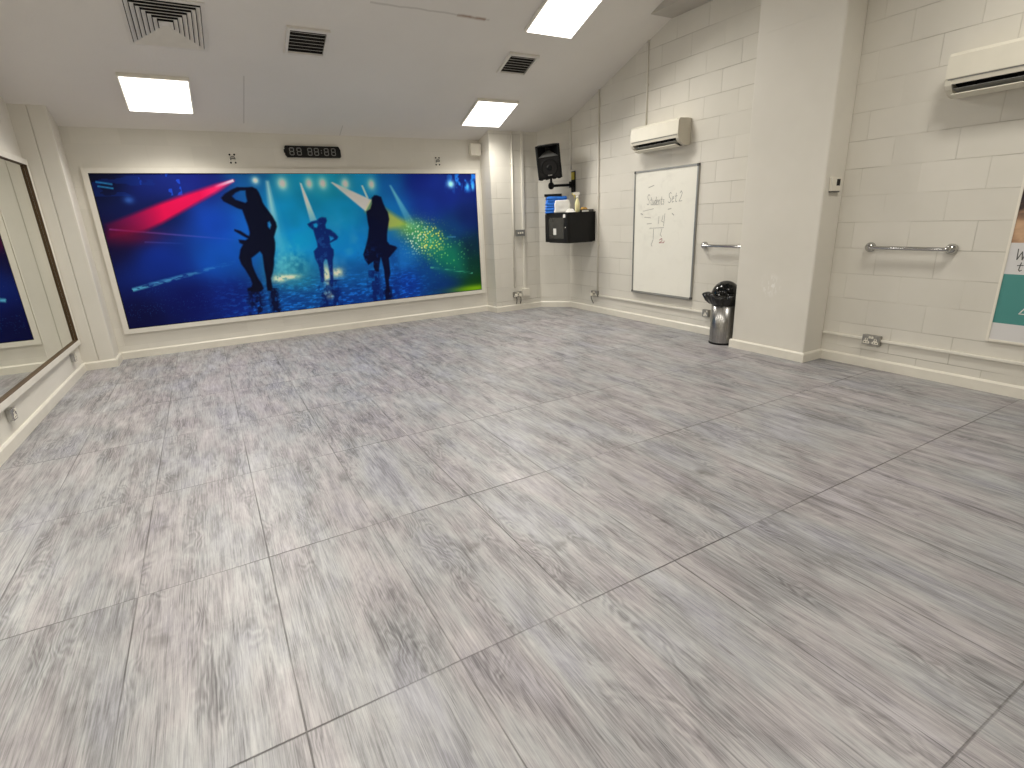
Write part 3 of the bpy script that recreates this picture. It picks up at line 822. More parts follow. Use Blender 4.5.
# ------------------------------------------------------------------ clock, hooks, alarm box
t = thing('wall_clock', 'long black digital wall clock with unlit digits above the mural', 'clock', (1.48, YB, 2.297), BACK)
p = [(-0.325, 0), (0.335, 0), (0.347, 0.012), (0.347, 0.095), (0.325, 0.137), (-0.335, 0.137), (-0.345, 0.125), (-0.345, 0.03)]
MB().prism(p, -0.045, -0.001, 'Y', 0.004).build('clock_case', M['black'], t)
MB().box(-0.357, -0.343, -0.034, -0.012, 0.055, 0.095, 0.003).build('side_button', M['black'], t)
def digit(cx):
    b = MB(); w, h, s = 0.048, 0.082, 0.0095
    z0 = 0.0275
    def hs(x0, x1, z):   # horizontal segment
        e = s / 2
        b.prism([(x0, z), (x0 + e, z - e), (x1 - e, z - e), (x1, z), (x1 - e, z + e), (x0 + e, z + e)], -0.0468, -0.0445, 'Y')
    def vs(x, z0_, z1_):
        e = s / 2
        b.prism([(x, z0_), (x + e, z0_ + e), (x + e, z1_ - e), (x, z1_), (x - e, z1_ - e), (x - e, z0_ + e)], -0.0468, -0.0445, 'Y')
    x0, x1, zm = cx - w / 2, cx + w / 2, z0 + h / 2
    for z in (z0, zm, z0 + h): hs(x0 + 0.001, x1 - 0.001, z)
    for x in (x0, x1):
        vs(x, z0 + 0.001, zm - 0.001); vs(x, zm + 0.001, z0 + h - 0.001)
    return b.build('digit', M['digit'], t)
for cx in (-0.266, -0.177, -0.045, 0.037, 0.162, 0.252): digit(cx)
b = MB()
for z in (0.055, 0.085): b.box(0.093, 0.105, -0.0468, -0.0445, z - 0.006, z + 0.006, 0.001)
b.build('colon', M['grey'], t)

def wall_hook(x, label):
    t = thing('wall_hook', label, 'wall hook', (x, YB, 2.275), BACK, 'metal hooks above the mural')
    b = MB().box(-0.040, 0.040, -0.006, -0.001, -0.062, 0.062, 0.002)
    b.build('back_plate', M['cream'], t)
    for x_, z_ in ((-0.026, 0.046), (0.026, 0.046), (-0.026, -0.046), (0.026, -0.046)):
        MB().lathe([(0.011, 0.005), (0.011, 0.009), (0.004, 0.011)], (x_, 0, z_), 10, axis='Y').build('screw', M['black'], t)
    pts = [(0.026 * math.cos(a), -0.016 - 0.006 * math.sin(a), 0.024 * math.sin(a)) for a in np.linspace(-0.3, 1.25 * PI, 14)]
    b = MB().tube(pts, 0.0055, 8); b.box(-0.024, 0.024, -0.018, -0.005, -0.006, 0.006, 0.002)
    b.build('ring', M['grey'], t)
wall_hook(0.522, 'small metal hook plate on the wall left of the clock')
wall_hook(3.212, 'small metal hook plate on the wall right of the clock')

t = thing('alarm_box', 'small white square box high on the wall beside the mural right end', 'alarm box', (3.808, YB, 2.355), BACK)
MB().box(-0.085, 0.085, -0.085, -0.022, 0, 0.165, 0.008).build('box_cover', M['white'], t)
MB().box(-0.078, 0.078, -0.0225, -0.001, 0.007, 0.158, 0.003).build('back_box', M['cream'], t)

# ------------------------------------------------------------------ conduits, trunking and sockets
def conduit(name, a, bq, r, label, wall, clips=()):
    a, bq = Vector(a), Vector(bq)
    t = thing(name, label, 'conduit', a, (0, 0, 0), 'painted conduits and trunking')
    MB().tube([(0, 0, 0), tuple(bq - a)], r, 12).build('pipe', M['cream'], t)
    out = {'R': Vector((-1, 0, 0)), 'B': Vector((0, -1, 0))}[wall]
    for k in clips:
        p = (bq - a) * k
        u = Vector((0, 0, 1)).cross(out)
        c = p - out * 0.002
        e = r + 0.012
        b = MB().box(c.x - abs(u.x) * e - abs(out.x) * (r * 0.98), c.x + abs(u.x) * e + abs(out.x) * (r * 0.98), c.y - abs(u.y) * e - abs(out.y) * (r * 0.98), c.y + abs(u.y) * e + abs(out.y) * (r * 0.98), c.z - 0.008, c.z + 0.008, 0.002)
        b.build('saddle_clip', M['cream'], t)
conduit('conduit', (XR - 0.014, 6.405, 0.330), (XR - 0.014, 6.405, zc(6.405)), 0.0125, 'tall vertical conduit between the equipment cabinet and the whiteboard', 'R', (0.25, 0.50, 0.85))
conduit('conduit', (XR - 0.011, 5.470, 2.456), (XR - 0.011, 5.470, zc(5.470)), 0.010, 'thin vertical conduit rising from the air conditioner above the whiteboard', 'R', (0.5,))
conduit('conduit', (XR - 0.010, 7.075, 2.10), (XR - 0.010, 7.075, zc(7.075)), 0.009, 'thin pale conduit running up from the speaker bracket', 'R', (0.5,))
conduit('conduit', (4.262, PY - 0.014, 0.37), (4.305, PY - 0.014, zc(PY)), 0.013, 'left of the two vertical pipes on the narrow wall beside the mural', 'B', (0.14, 0.8))
t = thing('conduit', 'right, wider of the two vertical pipes on the narrow wall beside the mural', 'conduit', (4.45, PY, 0.34), (0, 0.014, 0), 'painted conduits and trunking')
MB().box(-0.022, 0.022, -0.026, -0.001, 0.0, zc(PY) - 0.34, 0.006).build('trunking_cover', M['cream'], t)

def trunking(y0, y1, label):
    t = thing('cable_trunking', label, 'cable trunking', (XR, y0, 0.262), RIGHT, 'painted conduits and trunking')
    L = y0 - y1
    MB().box(0, L, -0.018, -0.001, -0.0115, 0.0115, 0.003).build('trunking_base', M['cream'], t)
    MB().box(0.0, L, -0.021, -0.0175, -0.010, 0.010, 0.002).build('trunking_lid', M['cream'], t)
trunking(6.375, 4.372, 'horizontal cable trunking low on the wall under the whiteboard')
trunking(2.918, 2.535, 'short cable trunking between the column and the double socket')
trunking(2.39, -1.5, 'long horizontal cable trunking from the double socket to under the poster')

def socket(name, loc, rot, label, gang=2, plugs=0, w=None, mat='galv', group='metal wall sockets'):
    t = thing(name, label, 'socket', loc, rot, group)
    w = w or (0.147 if gang == 2 else 0.086); h = 0.086
    MB().box(-w / 2, w / 2, -0.034, -0.001, -h / 2, h / 2, 0.004).build('back_box', M[mat], t)
    MB().box(-w / 2 - 0.001, w / 2 + 0.001, -0.039, -0.033, -h / 2 - 0.001, h / 2 + 0.001, 0.003).build('face_plate', M[mat], t)
    cs = (-0.038, 0.038) if gang == 2 else (0.0,)
    for c in cs:
        # white outlet insert with its three pin holes
        b = MB()
        b.prism([(c - 0.027, -0.034), (c + 0.027, -0.034), (c + 0.027, -0.016), (c + 0.012, -0.006), (c + 0.010, 0.014), (c - 0.010, 0.014), (c - 0.012, -0.006), (c - 0.027, -0.016)], -0.0415, -0.0385, 'Y', 0.001)
        b.build('outlet', M['white'], t)
        b = MB()
        for q, r in (((c, 0.004), (0.003, 0.007)), ((c - 0.011, -0.021), (0.006, 0.003)), ((c + 0.011, -0.021), (0.006, 0.003))):
            b.box(q[0] - r[0], q[0] + r[0], -0.0419, -0.0412, q[1] - r[1], q[1] + r[1])
        b.build('pin_holes', M['dark'], t)
        MB().box(c * 0.30 - 0.009 + (0 if gang == 2 else 0.026), c * 0.30 + 0.009 + (0 if gang == 2 else 0.026), -0.045, -0.0385, 0.014, 0.034, 0.002).build('rocker_switch', M['white'], t)
    for k in range(plugs):
        c = cs[k]
        MB().box(c - 0.022, c + 0.022, -0.078, -0.0425, -0.034, 0.012, 0.009).build('plug', M['white'], t)
        MB().tube([(c, -0.062, -0.033), (c + 0.004, -0.066, -0.07), (c + 0.012, -0.045, -0.12), (c + 0.015, -0.03, -0.15)], 0.006, 8).build('plug_cable', M['black'], t)
    return t
socket('socket', (XR, 2.462, 0.262), RIGHT, 'metal double socket on the trunking below the chrome rail near the poster', 2)
socket('socket', (XR, 6.455, 0.285), RIGHT, 'metal socket at the foot of the tall conduit below the equipment cabinet', 2, 1)
socket('socket', (XR, 4.328, 0.262), RIGHT, 'metal single socket at the end of the trunking behind the bin', 1)
socket('socket', (4.300, PY, 0.255), BACK, 'metal double socket with plugs below the two pipes beside the mural', 2, 2)
t = thing('junction_box', 'white square box low on the wall below the wider pipe', 'junction box', (4.462, PY, 0.215), BACK)
MB().box(-0.060, 0.060, -0.048, -0.001, 0.0, 0.125, 0.006).build('box_body', M['cream'], t)
MB().box(-0.056, 0.056, -0.053, -0.047, 0.004, 0.121, 0.004).build('box_lid', M['white'], t)
# switch plate halfway up the pipes
t = thing('light_switch', 'dark metal switch plate halfway up the two pipes beside the mural', 'light switch', (4.382, PY, 1.165), BACK)
MB().box(-0.078, 0.078, -0.052, -0.027, 0, 0.092, 0.004).build('switch_box', M['galv'], t)
MB().box(-0.080, 0.080, -0.057, -0.0515, -0.002, 0.094, 0.003).build('switch_plate', M['grey'], t)
for k in range(3):
    MB().box(-0.05 + 0.038 * k, -0.028 + 0.038 * k, -0.065, -0.056, 0.034, 0.060, 0.003).build('switch_rocker', M['white'], t)

for yy, lab in ((4.955, 'chrome single socket under the mirror nearest the camera'), (6.985, 'chrome single socket under the mirror at its mural end')):
    socket('socket', (xl(yy), yy, 0.235), (0, 0, PI / 2 - LA), lab, 1, mat='chrome')

# ------------------------------------------------------------------ thermostat on the column
t = thing('thermostat', 'small white thermostat with dark screen on the side of the column', 'thermostat', (4.965, CY0, 1.555), BACK)
MB().box(-0.068, 0.068, -0.026, -0.001, 0, 0.118, 0.005).build('thermostat_case', M['white'], t)
MB().box(0.0, 0.052, -0.0272, -0.0255, 0.045, 0.100, 0.001).build('display', M['charcoal'], t)
MB().box(-0.064, 0.064, -0.024, -0.001, -0.011, 0.001, 0.002).build('bottom_strip', M['alu_dark'], t)

# ------------------------------------------------------------------ air conditioners
def air_con(y, z, label):
    t = thing('air_conditioner', label, 'air conditioner', (XR, y, z), RIGHT, 'wall air conditioners')
    W, H, D, E = 0.397, 0.290, 0.205, 0.045
    full = [(-0.001, 0.012), (-0.060, 0.0), (-0.118, 0.010), (-0.180, 0.046), (-0.198, 0.075), (-D, 0.115), (-D + 0.004, 0.262), (-D + 0.022, H - 0.004), (-0.06, H), (-0.001, H)]
    notch = [(-0.001, 0.012), (-0.060, 0.0), (-0.078, 0.002), (-0.092, 0.070), (-0.165, 0.098), (-0.196, 0.080),  (-D, 0.115), (-D + 0.004, 0.262), (-D + 0.022, H - 0.004), (-0.06, H), (-0.001, H)]
    b = MB().prism(notch, -W + E, W - E, 'X')
    b.build('casing', M['ac_white'], t)
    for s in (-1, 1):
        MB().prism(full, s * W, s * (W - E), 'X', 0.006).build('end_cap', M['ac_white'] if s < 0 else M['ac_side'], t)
    # dark lining of the air outlet, with vertical guide vanes
    lin = [(-0.079, 0.003), (-0.0925, 0.069), (-0.164, 0.0965), (-0.194, 0.0795), (-0.192, 0.0785), (-0.163, 0.094), (-0.0945, 0.067), (-0.081, 0.003)]
    MB().prism(lin, -W + E, W - E, 'X').build('air_outlet', M['dark'], t)
    for k in range(9):
        x = -0.30 + 0.075 * k
        MB().prism([(-0.1, 0.03), (-0.11, 0.064), (-0.145, 0.080), (-0.155, 0.05)], x, x + 0.003, 'X').build('guide_vane', M['charcoal'], t)
    # front panel with the seam under it
    MB().prism([(-D - 0.004, 0.118), (-D + 0.001, 0.265), (-D + 0.006, 0.265), (-D, 0.118)], -W + 0.004, W - 0.004, 'X', 0.0015).build('front_panel', M['ac_white'], t)
    MB().box(-W + 0.02, W - 0.02, -D - 0.001, -D + 0.004, 0.109, 0.116).build('panel_seam', M['grey'], t)
    # swing flap hanging open
    MB().prism([(-0.196, 0.012), (-0.112, -0.010), (-0.110, -0.005), (-0.193, 0.018)], -W + E + 0.005, W - E - 0.005, 'X', 0.001).build('flap', M['ac_white'], t)
    MB().prism([(-0.185, 0.050), (-0.105, 0.030), (-0.104, 0.033), (-0.184, 0.053)], -W + E + 0.008, W - E - 0.008, 'X', 0.0005).build('louvre', M['grey'], t)
    return t
air_con(5.133, 2.160, 'cream air conditioner on the wall above the whiteboard')
t = air_con(1.782, 2.155, 'cream air conditioner on the wall right of the column')

# ------------------------------------------------------------------ whiteboard
t = thing('whiteboard', 'tall whiteboard with faint handwriting on the right wall', 'whiteboard', (XR, 5.107, 0.396), RIGHT)
W2, HB = 0.534, 1.556
MB().box(-W2 + 0.015, W2 - 0.015, -0.014, -0.001, 0.015, HB - 0.015).build('board_surface', M['board'], t)
MB().frame(-W2, W2, 0, HB, 0.020, -0.022, -0.0005).build('board_frame', M['alu'], t)
for sx in (-1, 1):
    for z in (0.0, HB):
        cx, cz = sx * (W2 - 0.012), z + (0.012 if z == 0 else -0.012)
        MB().box(cx - 0.015, cx + 0.015, -0.026, -0.0005, cz - 0.015, cz + 0.015, 0.004).build('corner_cap', M['alu_dark'], t)
MB().prism([(-0.022, 0.002), (-0.048, -0.002), (-0.052, 0.010), (-0.048, 0.010), (-0.045, 0.003), (-0.022, 0.008)], -W2 + 0.03, W2 - 0.03, 'X').build('pen_ledge', M['alu'], t)
GL_ = {  # pen strokes per letter on a unit grid
 'S': [[(0.8, 0.9), (0.45, 1.0), (0.1, 0.8), (0.3, 0.55), (0.7, 0.4), (0.75, 0.12), (0.35, 0.0), (0.0, 0.12)]],
 't': [[(0.4, 0.95), (0.38, 0.15), (0.55, 0.0), (0.75, 0.1)], [(0.05, 0.62), (0.75, 0.66)]],
 'u': [[(0.1, 0.6), (0.1, 0.15), (0.35, 0.0), (0.65, 0.2), (0.7, 0.6), (0.72, 0.0)]],
 'd': [[(0.7, 0.5), (0.35, 0.6), (0.1, 0.3), (0.35, 0.0), (0.7, 0.2), (0.74, 1.0), (0.74, 0.0)]],
 'e': [[(0.1, 0.3), (0.65, 0.38), (0.5, 0.6), (0.2, 0.55), (0.08, 0.25), (0.3, 0.0), (0.7, 0.1)]],
 'n': [[(0.1, 0.6), (0.1, 0.0)], [(0.1, 0.4), (0.4, 0.6), (0.65, 0.45), (0.68, 0.0)]],
 's': [[(0.6, 0.55), (0.3, 0.6), (0.2, 0.42), (0.55, 0.25), (0.5, 0.05), (0.15, 0.02)]],
 '2': [[(0.1, 0.8), (0.4, 1.0), (0.7, 0.8), (0.55, 0.5), (0.05, 0.02), (0.8, 0.05)]],
 'W': [[(0.0, 1.0), (0.22, 0.0), (0.5, 0.75), (0.75, 0.0), (1.0, 1.0)]],
}
def strokes(b, text, x, z, s, w, y, lean=0.12, adv=0.82, tall=1.35):
    for ch in text:
        if ch != ' ':
            for st in GL_[ch]:
                b.ribbon([(x + (u + lean * v) * s, z + v * s * tall) for u, v in st], w, y)
            x += s * adv * (1.0 if ch not in 'W' else 1.25)
        else: x += s * 0.7
    return x
b = MB()
strokes(b, 'S', -0.295, 1.135, 0.055, 0.006, -0.0142, tall=2.3)
strokes(b, 'tudents', -0.240, 1.130, 0.0445, 0.006, -0.0142, tall=2.2)
b.build('handwriting', M['ink'], t)
b = MB()
strokes(b, 'S', 0.075, 1.145, 0.055, 0.006, -0.0142, tall=2.2)
strokes(b, 'et', 0.130, 1.150, 0.055, 0.006, -0.0142, tall=2.0)
strokes(b, '2', 0.250, 1.155, 0.06, 0.006, -0.0142, tall=2.0)
b.build('handwriting', M['ink'], t)
# marks below the heading: a tick, a fraction bar and two figures
b = MB()
b.ribbon([(0.0, 1.0), (-0.02, 0.93), (0.02, 0.915), (0.03, 1.02), (0.015, 0.87)], 0.006, -0.0142)
b.ribbon([(-0.07, 0.99), (-0.075, 0.90)], 0.005, -0.0142)
b.ribbon([(-0.23, 0.845), (0.02, 0.852)], 0.006, -0.0142)
b.ribbon([(-0.155, 0.835), (-0.16, 0.70), (-0.19, 0.64), (-0.175, 0.62)], 0.007, -0.0142)
b.ribbon([(-0.01, 0.84), (-0.035, 0.76), (-0.01, 0.745)], 0.006, -0.0142)
b.build('handwriting', M['ink'], t)
b = MB().ribbon([(-0.045, 0.70), (-0.005, 0.72), (0.0, 0.69), (-0.05, 0.665), (0.03, 0.668), (0.04, 0.69)], 0.007, -0.0142)
b.build('red_mark', M['ink_red'], t)
b = MB()
b.ribbon([(-0.36, 1.06), (-0.24, 1.075), (-0.17, 1.085)], 0.008, -0.0142)
b.ribbon([(0.08, 1.07), (0.13, 1.078)], 0.012, -0.0142); b.ribbon([(-0.40, 1.03), (-0.37, 1.02)], 0.014, -0.0142)
b.ribbon([(-0.33, 0.985), (-0.22, 0.975)], 0.010, -0.0142); b.ribbon([(0.15, 1.02), (0.18, 1.00)], 0.012, -0.0142)
b.ribbon([(-0.27, 1.345), (-0.18, 1.365)], 0.012, -0.0142); b.ribbon([(-0.28, 0.90), (-0.20, 0.905)], 0.010, -0.0142)
b.build('wiped_marks', M['ink_faint'], t)

# ------------------------------------------------------------------ chrome grab rails
def grab_rail(yc, z, label):
    t = thing('grab_rail', label, 'grab rail', (XR, yc, z), RIGHT, 'chrome grab rails')
    L, o = 0.30, 0.075
    pts = [(-L, -0.006, 0)] + [(-L + 0.03 * (1 - math.cos(a)), -o + 0.03 * (1 - math.sin(a)), 0) for a in np.linspace(0, PI / 2, 6)]
    pts += [(-p[0], p[1], p[2]) for p in pts[::-1]]
    MB().tube(pts, 0.0155, 16).build('rail_bar', M['chrome'], t)
    for s in (-1, 1):
        MB().lathe([(0.041, 0.001), (0.042, 0.010), (0.041, 0.022), (0.036, 0.034), (0.026, 0.044), (0.018, 0.050)], (s * L, 0, 0), 24, axis='Y').build('wall_flange', M['chrome'], t)
grab_rail(4.125, 1.046, 'chrome grab rail between the whiteboard and the column')
grab_rail(2.303, 1.071, 'chrome grab rail between the column and the poster')

# ------------------------------------------------------------------ poster
t = thing('poster', 'framed poster with teal band at the right edge of the photo', 'poster', (XR, 1.245, 0.398), RIGHT)
MB().box(-0.41, 0.41, -0.012, -0.001, 0.008, 1.182).build('poster_print', M['poster'], t)
MB().frame(-0.42, 0.42, 0, 1.19, 0.016, -0.018, -0.0005).build('poster_frame', M['white'], t)
b = MB()
strokes(b, 'W', -0.362, 0.610, 0.055, 0.006, -0.0122, 0.15)
strokes(b, 't', -0.345, 0.530, 0.046, 0.006, -0.0122, 0.15)
b.build('lettering', M['alu_dark'], t)
b = MB().ribbon([(-0.265, 0.225), (-0.235, 0.275), (-0.232, 0.225), (-0.265, 0.225)], 0.007, -0.0122)
b.build('small_mark', M['label_white'], t)

# ------------------------------------------------------------------ bin by the column
BX, BY = 4.915, 3.925
t = thing('waste_bin', 'round steel bin with black dome lid standing behind the column', 'bin', (BX, BY, 0))
MB().lathe([(0.137, 0.012), (0.140, 0.02), (0.140, 0.50)], seg=40).build('bin_body', M['steel'], t)
MB().lathe([(0.141, 0.0), (0.144, 0.004), (0.144, 0.018), (0.140, 0.022)], seg=40).build('base_ring', M['black'], t)
rr = random.Random(5); ph = [rr.uniform(0, 6.28) for _ in range(9)]
def crumple(i, a, r, z):
    k = (0.0, 0.25, 0.7, 1.0, 0.6, 0.2)[i]
    w = 0.012 * math.sin(7 * a + ph[0]) + 0.009 * math.sin(13 * a + ph[1]) + 0.006 * math.sin(23 * a + ph[2] + i)
    zz = 0.014 * math.sin(5 * a + ph[3]) + 0.010 * math.sin(11 * a + ph[4]) + 0.008 * math.sin(19 * a + ph[5])
    side = max(0.0, math.cos(a - 2.45)) ** 2 * (0.75 + 0.35 * math.sin(9 * a + 1.0))          # tuft pulled out to the left
    return r + k * (w + 0.050 * side), z + k * (zz + 0.036 * side)
MB().lathe([(0.141, 0.435), (0.152, 0.44), (0.166, 0.475), (0.178, 0.525), (0.160, 0.545), (0.146, 0.54)], seg=120, fn=crumple).build('bin_liner', M['bag'], t)
prof = [(0.150, 0.49), (0.154, 0.50), (0.154, 0.53)] + [(0.152 * math.cos(a), 0.53 + 0.165 * math.sin(a)) for a in np.linspace(0.05, PI / 2 - 0.03, 14)]
lid = MB().lathe(prof, seg=40).build('dome_lid', M['gloss_black'], t)
# push flap in the front of the dome, facing the room
b = MB()
N1, N2 = 12, 8
grid = []
for i in range(N1 + 1):
    az = math.radians(215) + math.radians(-38 + 76 * i / N1)
    row = []
    for j in range(N2 + 1):
        el = 0.14 + (1.02 - 0.14) * j / N2
        row.append(b.bm.verts.new((0.1535 * math.cos(el) * math.cos(az), 0.1535 * math.cos(el) * math.sin(az), 0.53 + 0.1668 * math.sin(el))))
    grid.append(row)
for i in range(N1):
    for j in range(N2):
        f = b.bm.faces.new((grid[i][j], grid[i + 1][j], grid[i + 1][j + 1], grid[i][j + 1])); f.smooth = True
r = bmesh.ops.solidify(b.bm, geom=b.bm.faces[:], thickness=0.003)
b.build('push_flap', M['gloss_black'], lid)

# ------------------------------------------------------------------ equipment cabinet and what stands on it
CBX0, CBY0, CBY1, CBZ0, CBZ1 = 4.607, 6.480, 7.054, 1.060, 1.485
t = thing('equipment_cabinet', 'black wall-mounted equipment cabinet with glass door in the far corner', 'cabinet', (XR, (CBY0 + CBY1) / 2, CBZ0), RIGHT)
hw, dp, hh = (CBY1 - CBY0) / 2, XR - CBX0, CBZ1 - CBZ0
b = MB().box(-hw, hw, -dp + 0.022, -0.001, 0.006, hh - 0.008, 0.004)
b.build('cabinet_body', M['black'], t)
MB().box(-hw - 0.006, hw + 0.006, -dp + 0.010, -0.001, hh - 0.012, hh, 0.003).build('top_panel', M['black'], t)
MB().box(-hw + 0.03, hw - 0.03, -dp + 0.05, -0.03, -0.006, 0.008, 0.002).build('base_plinth', M['black'], t)
d = MB().frame(-hw, hw, 0.006, hh - 0.014, 0.085, -dp, -dp + 0.022, wb=0.055, wt=0.05).build('cabinet_door', M['black'], t)
MB().box(-hw + 0.08, hw - 0.08, -dp + 0.004, -dp + 0.012, 0.05, hh - 0.06).build('door_glass', M['smoked'], d)
MB().lathe([(0.013, dp - 0.001), (0.013, dp + 0.006), (0.006, dp + 0.008)], (hw - 0.075 + 0.03, 0, 0.218), 14, axis='Y').build('door_lock', M['chrome'], d)
MB().box(hw - 0.10, hw - 0.045, -dp - 0.0015, -dp + 0.001, 0.355, 0.402).build('door_sticker', M['label_white'], d)
MB().box(-0.075, 0.0, -dp + 0.0025, -dp + 0.0045, 0.115, 0.205).build('glass_label', M['label_white'], d)
# side panel on the camera side
s_ = MB().box(hw + 0.0005, hw + 0.004, -dp + 0.04, -0.02, 0.03, hh - 0.03, 0.001).build('side_panel', M['black'], t)
b = MB()
for k in range(5): b.box(hw + 0.0035, hw + 0.0055, -0.40 + 0.06 * k, -0.36 + 0.06 * k, hh - 0.07, hh - 0.064)
b.build('vent_slots', M['dark'], s_)

def soft_pack(name, label, cat, cx, cy, z0, sx, sy, h, rz, mat, group=None, taper=0.0, seed=0, part='bundle'):
    """squashed fabric or paper bundle"""
    b = MB(); r = random.Random(seed)
    bmesh.ops.create_cube(b.bm, size=1)
    bmesh.ops.subdivide_edges(b.bm, edges=b.bm.edges[:], cuts=6, use_grid_fill=True)
    for v in b.bm.verts:
        k = v.co.z + 0.5
        e = 1 - taper * k
        edge = max(abs(v.co.x), abs(v.co.y)) > 0.49
        w = 1.0 - (0.06 if edge and 0.1 < k < 0.9 else 0.0) * (1 if int(k * 4) % 2 else -0.3)
        v.co = Vector((v.co.x * sx * e * w + r.uniform(-1, 1) * 0.004, v.co.y * sy * e * w + r.uniform(-1, 1) * 0.004, k * h - (r.uniform(0, 1) * 0.004 if 0.1 < k else 0)))
    o = b.build(name, mat, None, sub=1)
    o.location = (cx, cy, z0); o.rotation_euler = (0, 0, rz)
    return tag(o, label, cat, group)
zt = CBZ1
for k, (h, lab) in enumerate(((0.082, 'blue folded cloth bundle at the bottom of the stack on the cabinet'), (0.078, 'blue folded cloth bundle in the middle of the stack on the cabinet'), (0.078, 'blue folded cloth bundle at the top of the stack, under the black case'))):
    soft_pack('folded_cloth', lab, 'cloth', 4.728 + 0.010 * k, 6.955, zt, 0.31, 0.20, h, -0.56 + 0.05 * k, M['blue_cloth'], 'blue cloths stacked on the cabinet', 0.02, 3 + k)
    zt += h
c = MB().box(-0.13, 0.13, -0.075, 0.075, 0.001, 0.034, 0.007).build('flat_case', M['black'])
c.location = (4.700, 6.965, zt); c.rotation_euler = (0, 0, -0.62)
tag(c, 'flat black case lying on top of the blue cloths', 'case')
soft_pack('paper_pack', 'white upright paper pack leaning beside the blue cloths on the cabinet', 'paper pack', 4.722, 6.760, CBZ1, 0.25, 0.10, 0.178, -0.60, M['white_paper'], None, 0.16, 9)
soft_pack('paper_towel', 'crumpled white paper towel lying flat beside the white pack', 'paper towel', 4.745, 6.590, CBZ1, 0.15, 0.12, 0.05, -0.5, M['white_paper'], None, 0.55, 12)

t = thing('spray_bottle', 'pale yellow spray bottle standing on the black cabinet', 'spray bottle', (4.865, 6.585, CBZ1), (0, 0, -0.65))
MB().lathe([(0.030, 0.0), (0.035, 0.006), (0.036, 0.10), (0.034, 0.125), (0.024, 0.160), (0.014, 0.185), (0.013, 0.205)], seg=24).build('bottle_body', M['bottle'], t)
MB().lathe([(0.017, 0.198), (0.018, 0.202), (0.018, 0.222), (0.013, 0.228)], seg=20).build('bottle_collar', M['white'], t)
h_ = MB().prism([(-0.062, 0.243), (-0.062, 0.262), (-0.030, 0.278), (0.030, 0.274), (0.040, 0.255), (0.020, 0.236), (0.010, 0.222), (-0.010, 0.222), (-0.014, 0.238)], -0.012, 0.012, 'Y', 0.003).build('spray_head', M['white'], t)
MB().prism([(-0.060, 0.238), (-0.050, 0.243), (-0.026, 0.240), (-0.030, 0.215), (-0.044, 0.190), (-0.051, 0.192), (-0.040, 0.218)], -0.008, 0.008, 'Y', 0.002).build('trigger', M['yellow'], h_)
MB().box(-0.076, -0.060, -0.010, 0.010, 0.242, 0.264, 0.003).build('nozzle', M['yellow'], h_)

t = thing('storage_tray', 'small dark tray at the wall end of the cabinet top', 'tray', (5.01, 6.60, CBZ1), (0, 0, 0.05))
b = MB().box(-0.085, 0.085, -0.10, 0.10, 0.0, 0.006, 0.002); b.build('tray_base', M['alu_dark'], t)
b = MB().frame(-0.085, 0.085, -0.10, 0.10, 0.006, 0.004, 0.034)
for v in b.bm.verts: v.co = Vector((v.co.x, v.co.z, v.co.y))
b.build('tray_rim', M['alu_dark'], t)
soft_pack('duster_cloth', 'crumpled ochre duster heaped in the dark tray', 'cloth', 4.995, 6.60, CBZ1 + 0.007, 0.115, 0.13, 0.062, 0.05, M['orange_cloth'], None, 0.6, 21)
c = MB().box(-0.05, 0.05, -0.014, 0.014, 0.0005, 0.020, 0.004).build('marker_box', M['label_white'])
c.location = (4.945, 6.497, CBZ1 + 0.0003); c.rotation_euler = (0, 0, 0.0)
tag(c, 'small white carton at the front edge of the cabinet top', 'carton')

# ------------------------------------------------------------------ loudspeaker on its wall arm
t = thing('speaker_bracket', 'black swivel wall arm carrying the loudspeaker over the cabinet', 'wall bracket', (XR, 7.010, 1.93), RIGHT)
MB().box(-0.045, 0.045, -0.022, -0.001, -0.15, 0.15, 0.004).build('wall_plate', M['black'], t)
MB().box(-0.040, 0.040, -0.0235, -0.0215, 0.03, 0.135).build('plate_sticker', M['label_yellow'], t)
MB().box(-0.030, 0.030, -0.075, -0.021, -0.085, 0.005, 0.006).build('arm_knuckle', M['black'], t)
MB().tube([(0, -0.07, -0.045), (0, -0.40, -0.055)], 0.020, 14).build('arm_tube', M['black'], t)
MB().lathe([(0.012, -0.050), (0.030, -0.042), (0.042, -0.022), (0.045, 0.0), (0.042, 0.022), (0.030, 0.042), (0.018, 0.050)], (0, -0.42, -0.055), 20).build('swivel_ball', M['black'], t)
MB().tube([(0, -0.42, -0.02), (0, -0.42, 0.045)], 0.017, 14).build('speaker_post', M['black'], t)

SPX, SPY, SPZ = 4.668, 6.985, 1.985
t = thing('loudspeaker', 'black loudspeaker tilted on the wall arm in the far corner', 'loudspeaker', (SPX, SPY, SPZ), (math.radians(9), math.radians(-5.5), math.radians(-33)))
# local -Y is the front; tapered plan
w0, w1, f0, f1, HS = 0.174, 0.11, -0.15, 0.14, 0.455
plan = [(-w0, f0 + 0.012), (-w0 + 0.012, f0), (w0 - 0.012, f0), (w0, f0 + 0.012), (w1, f1), (-w1, f1)]
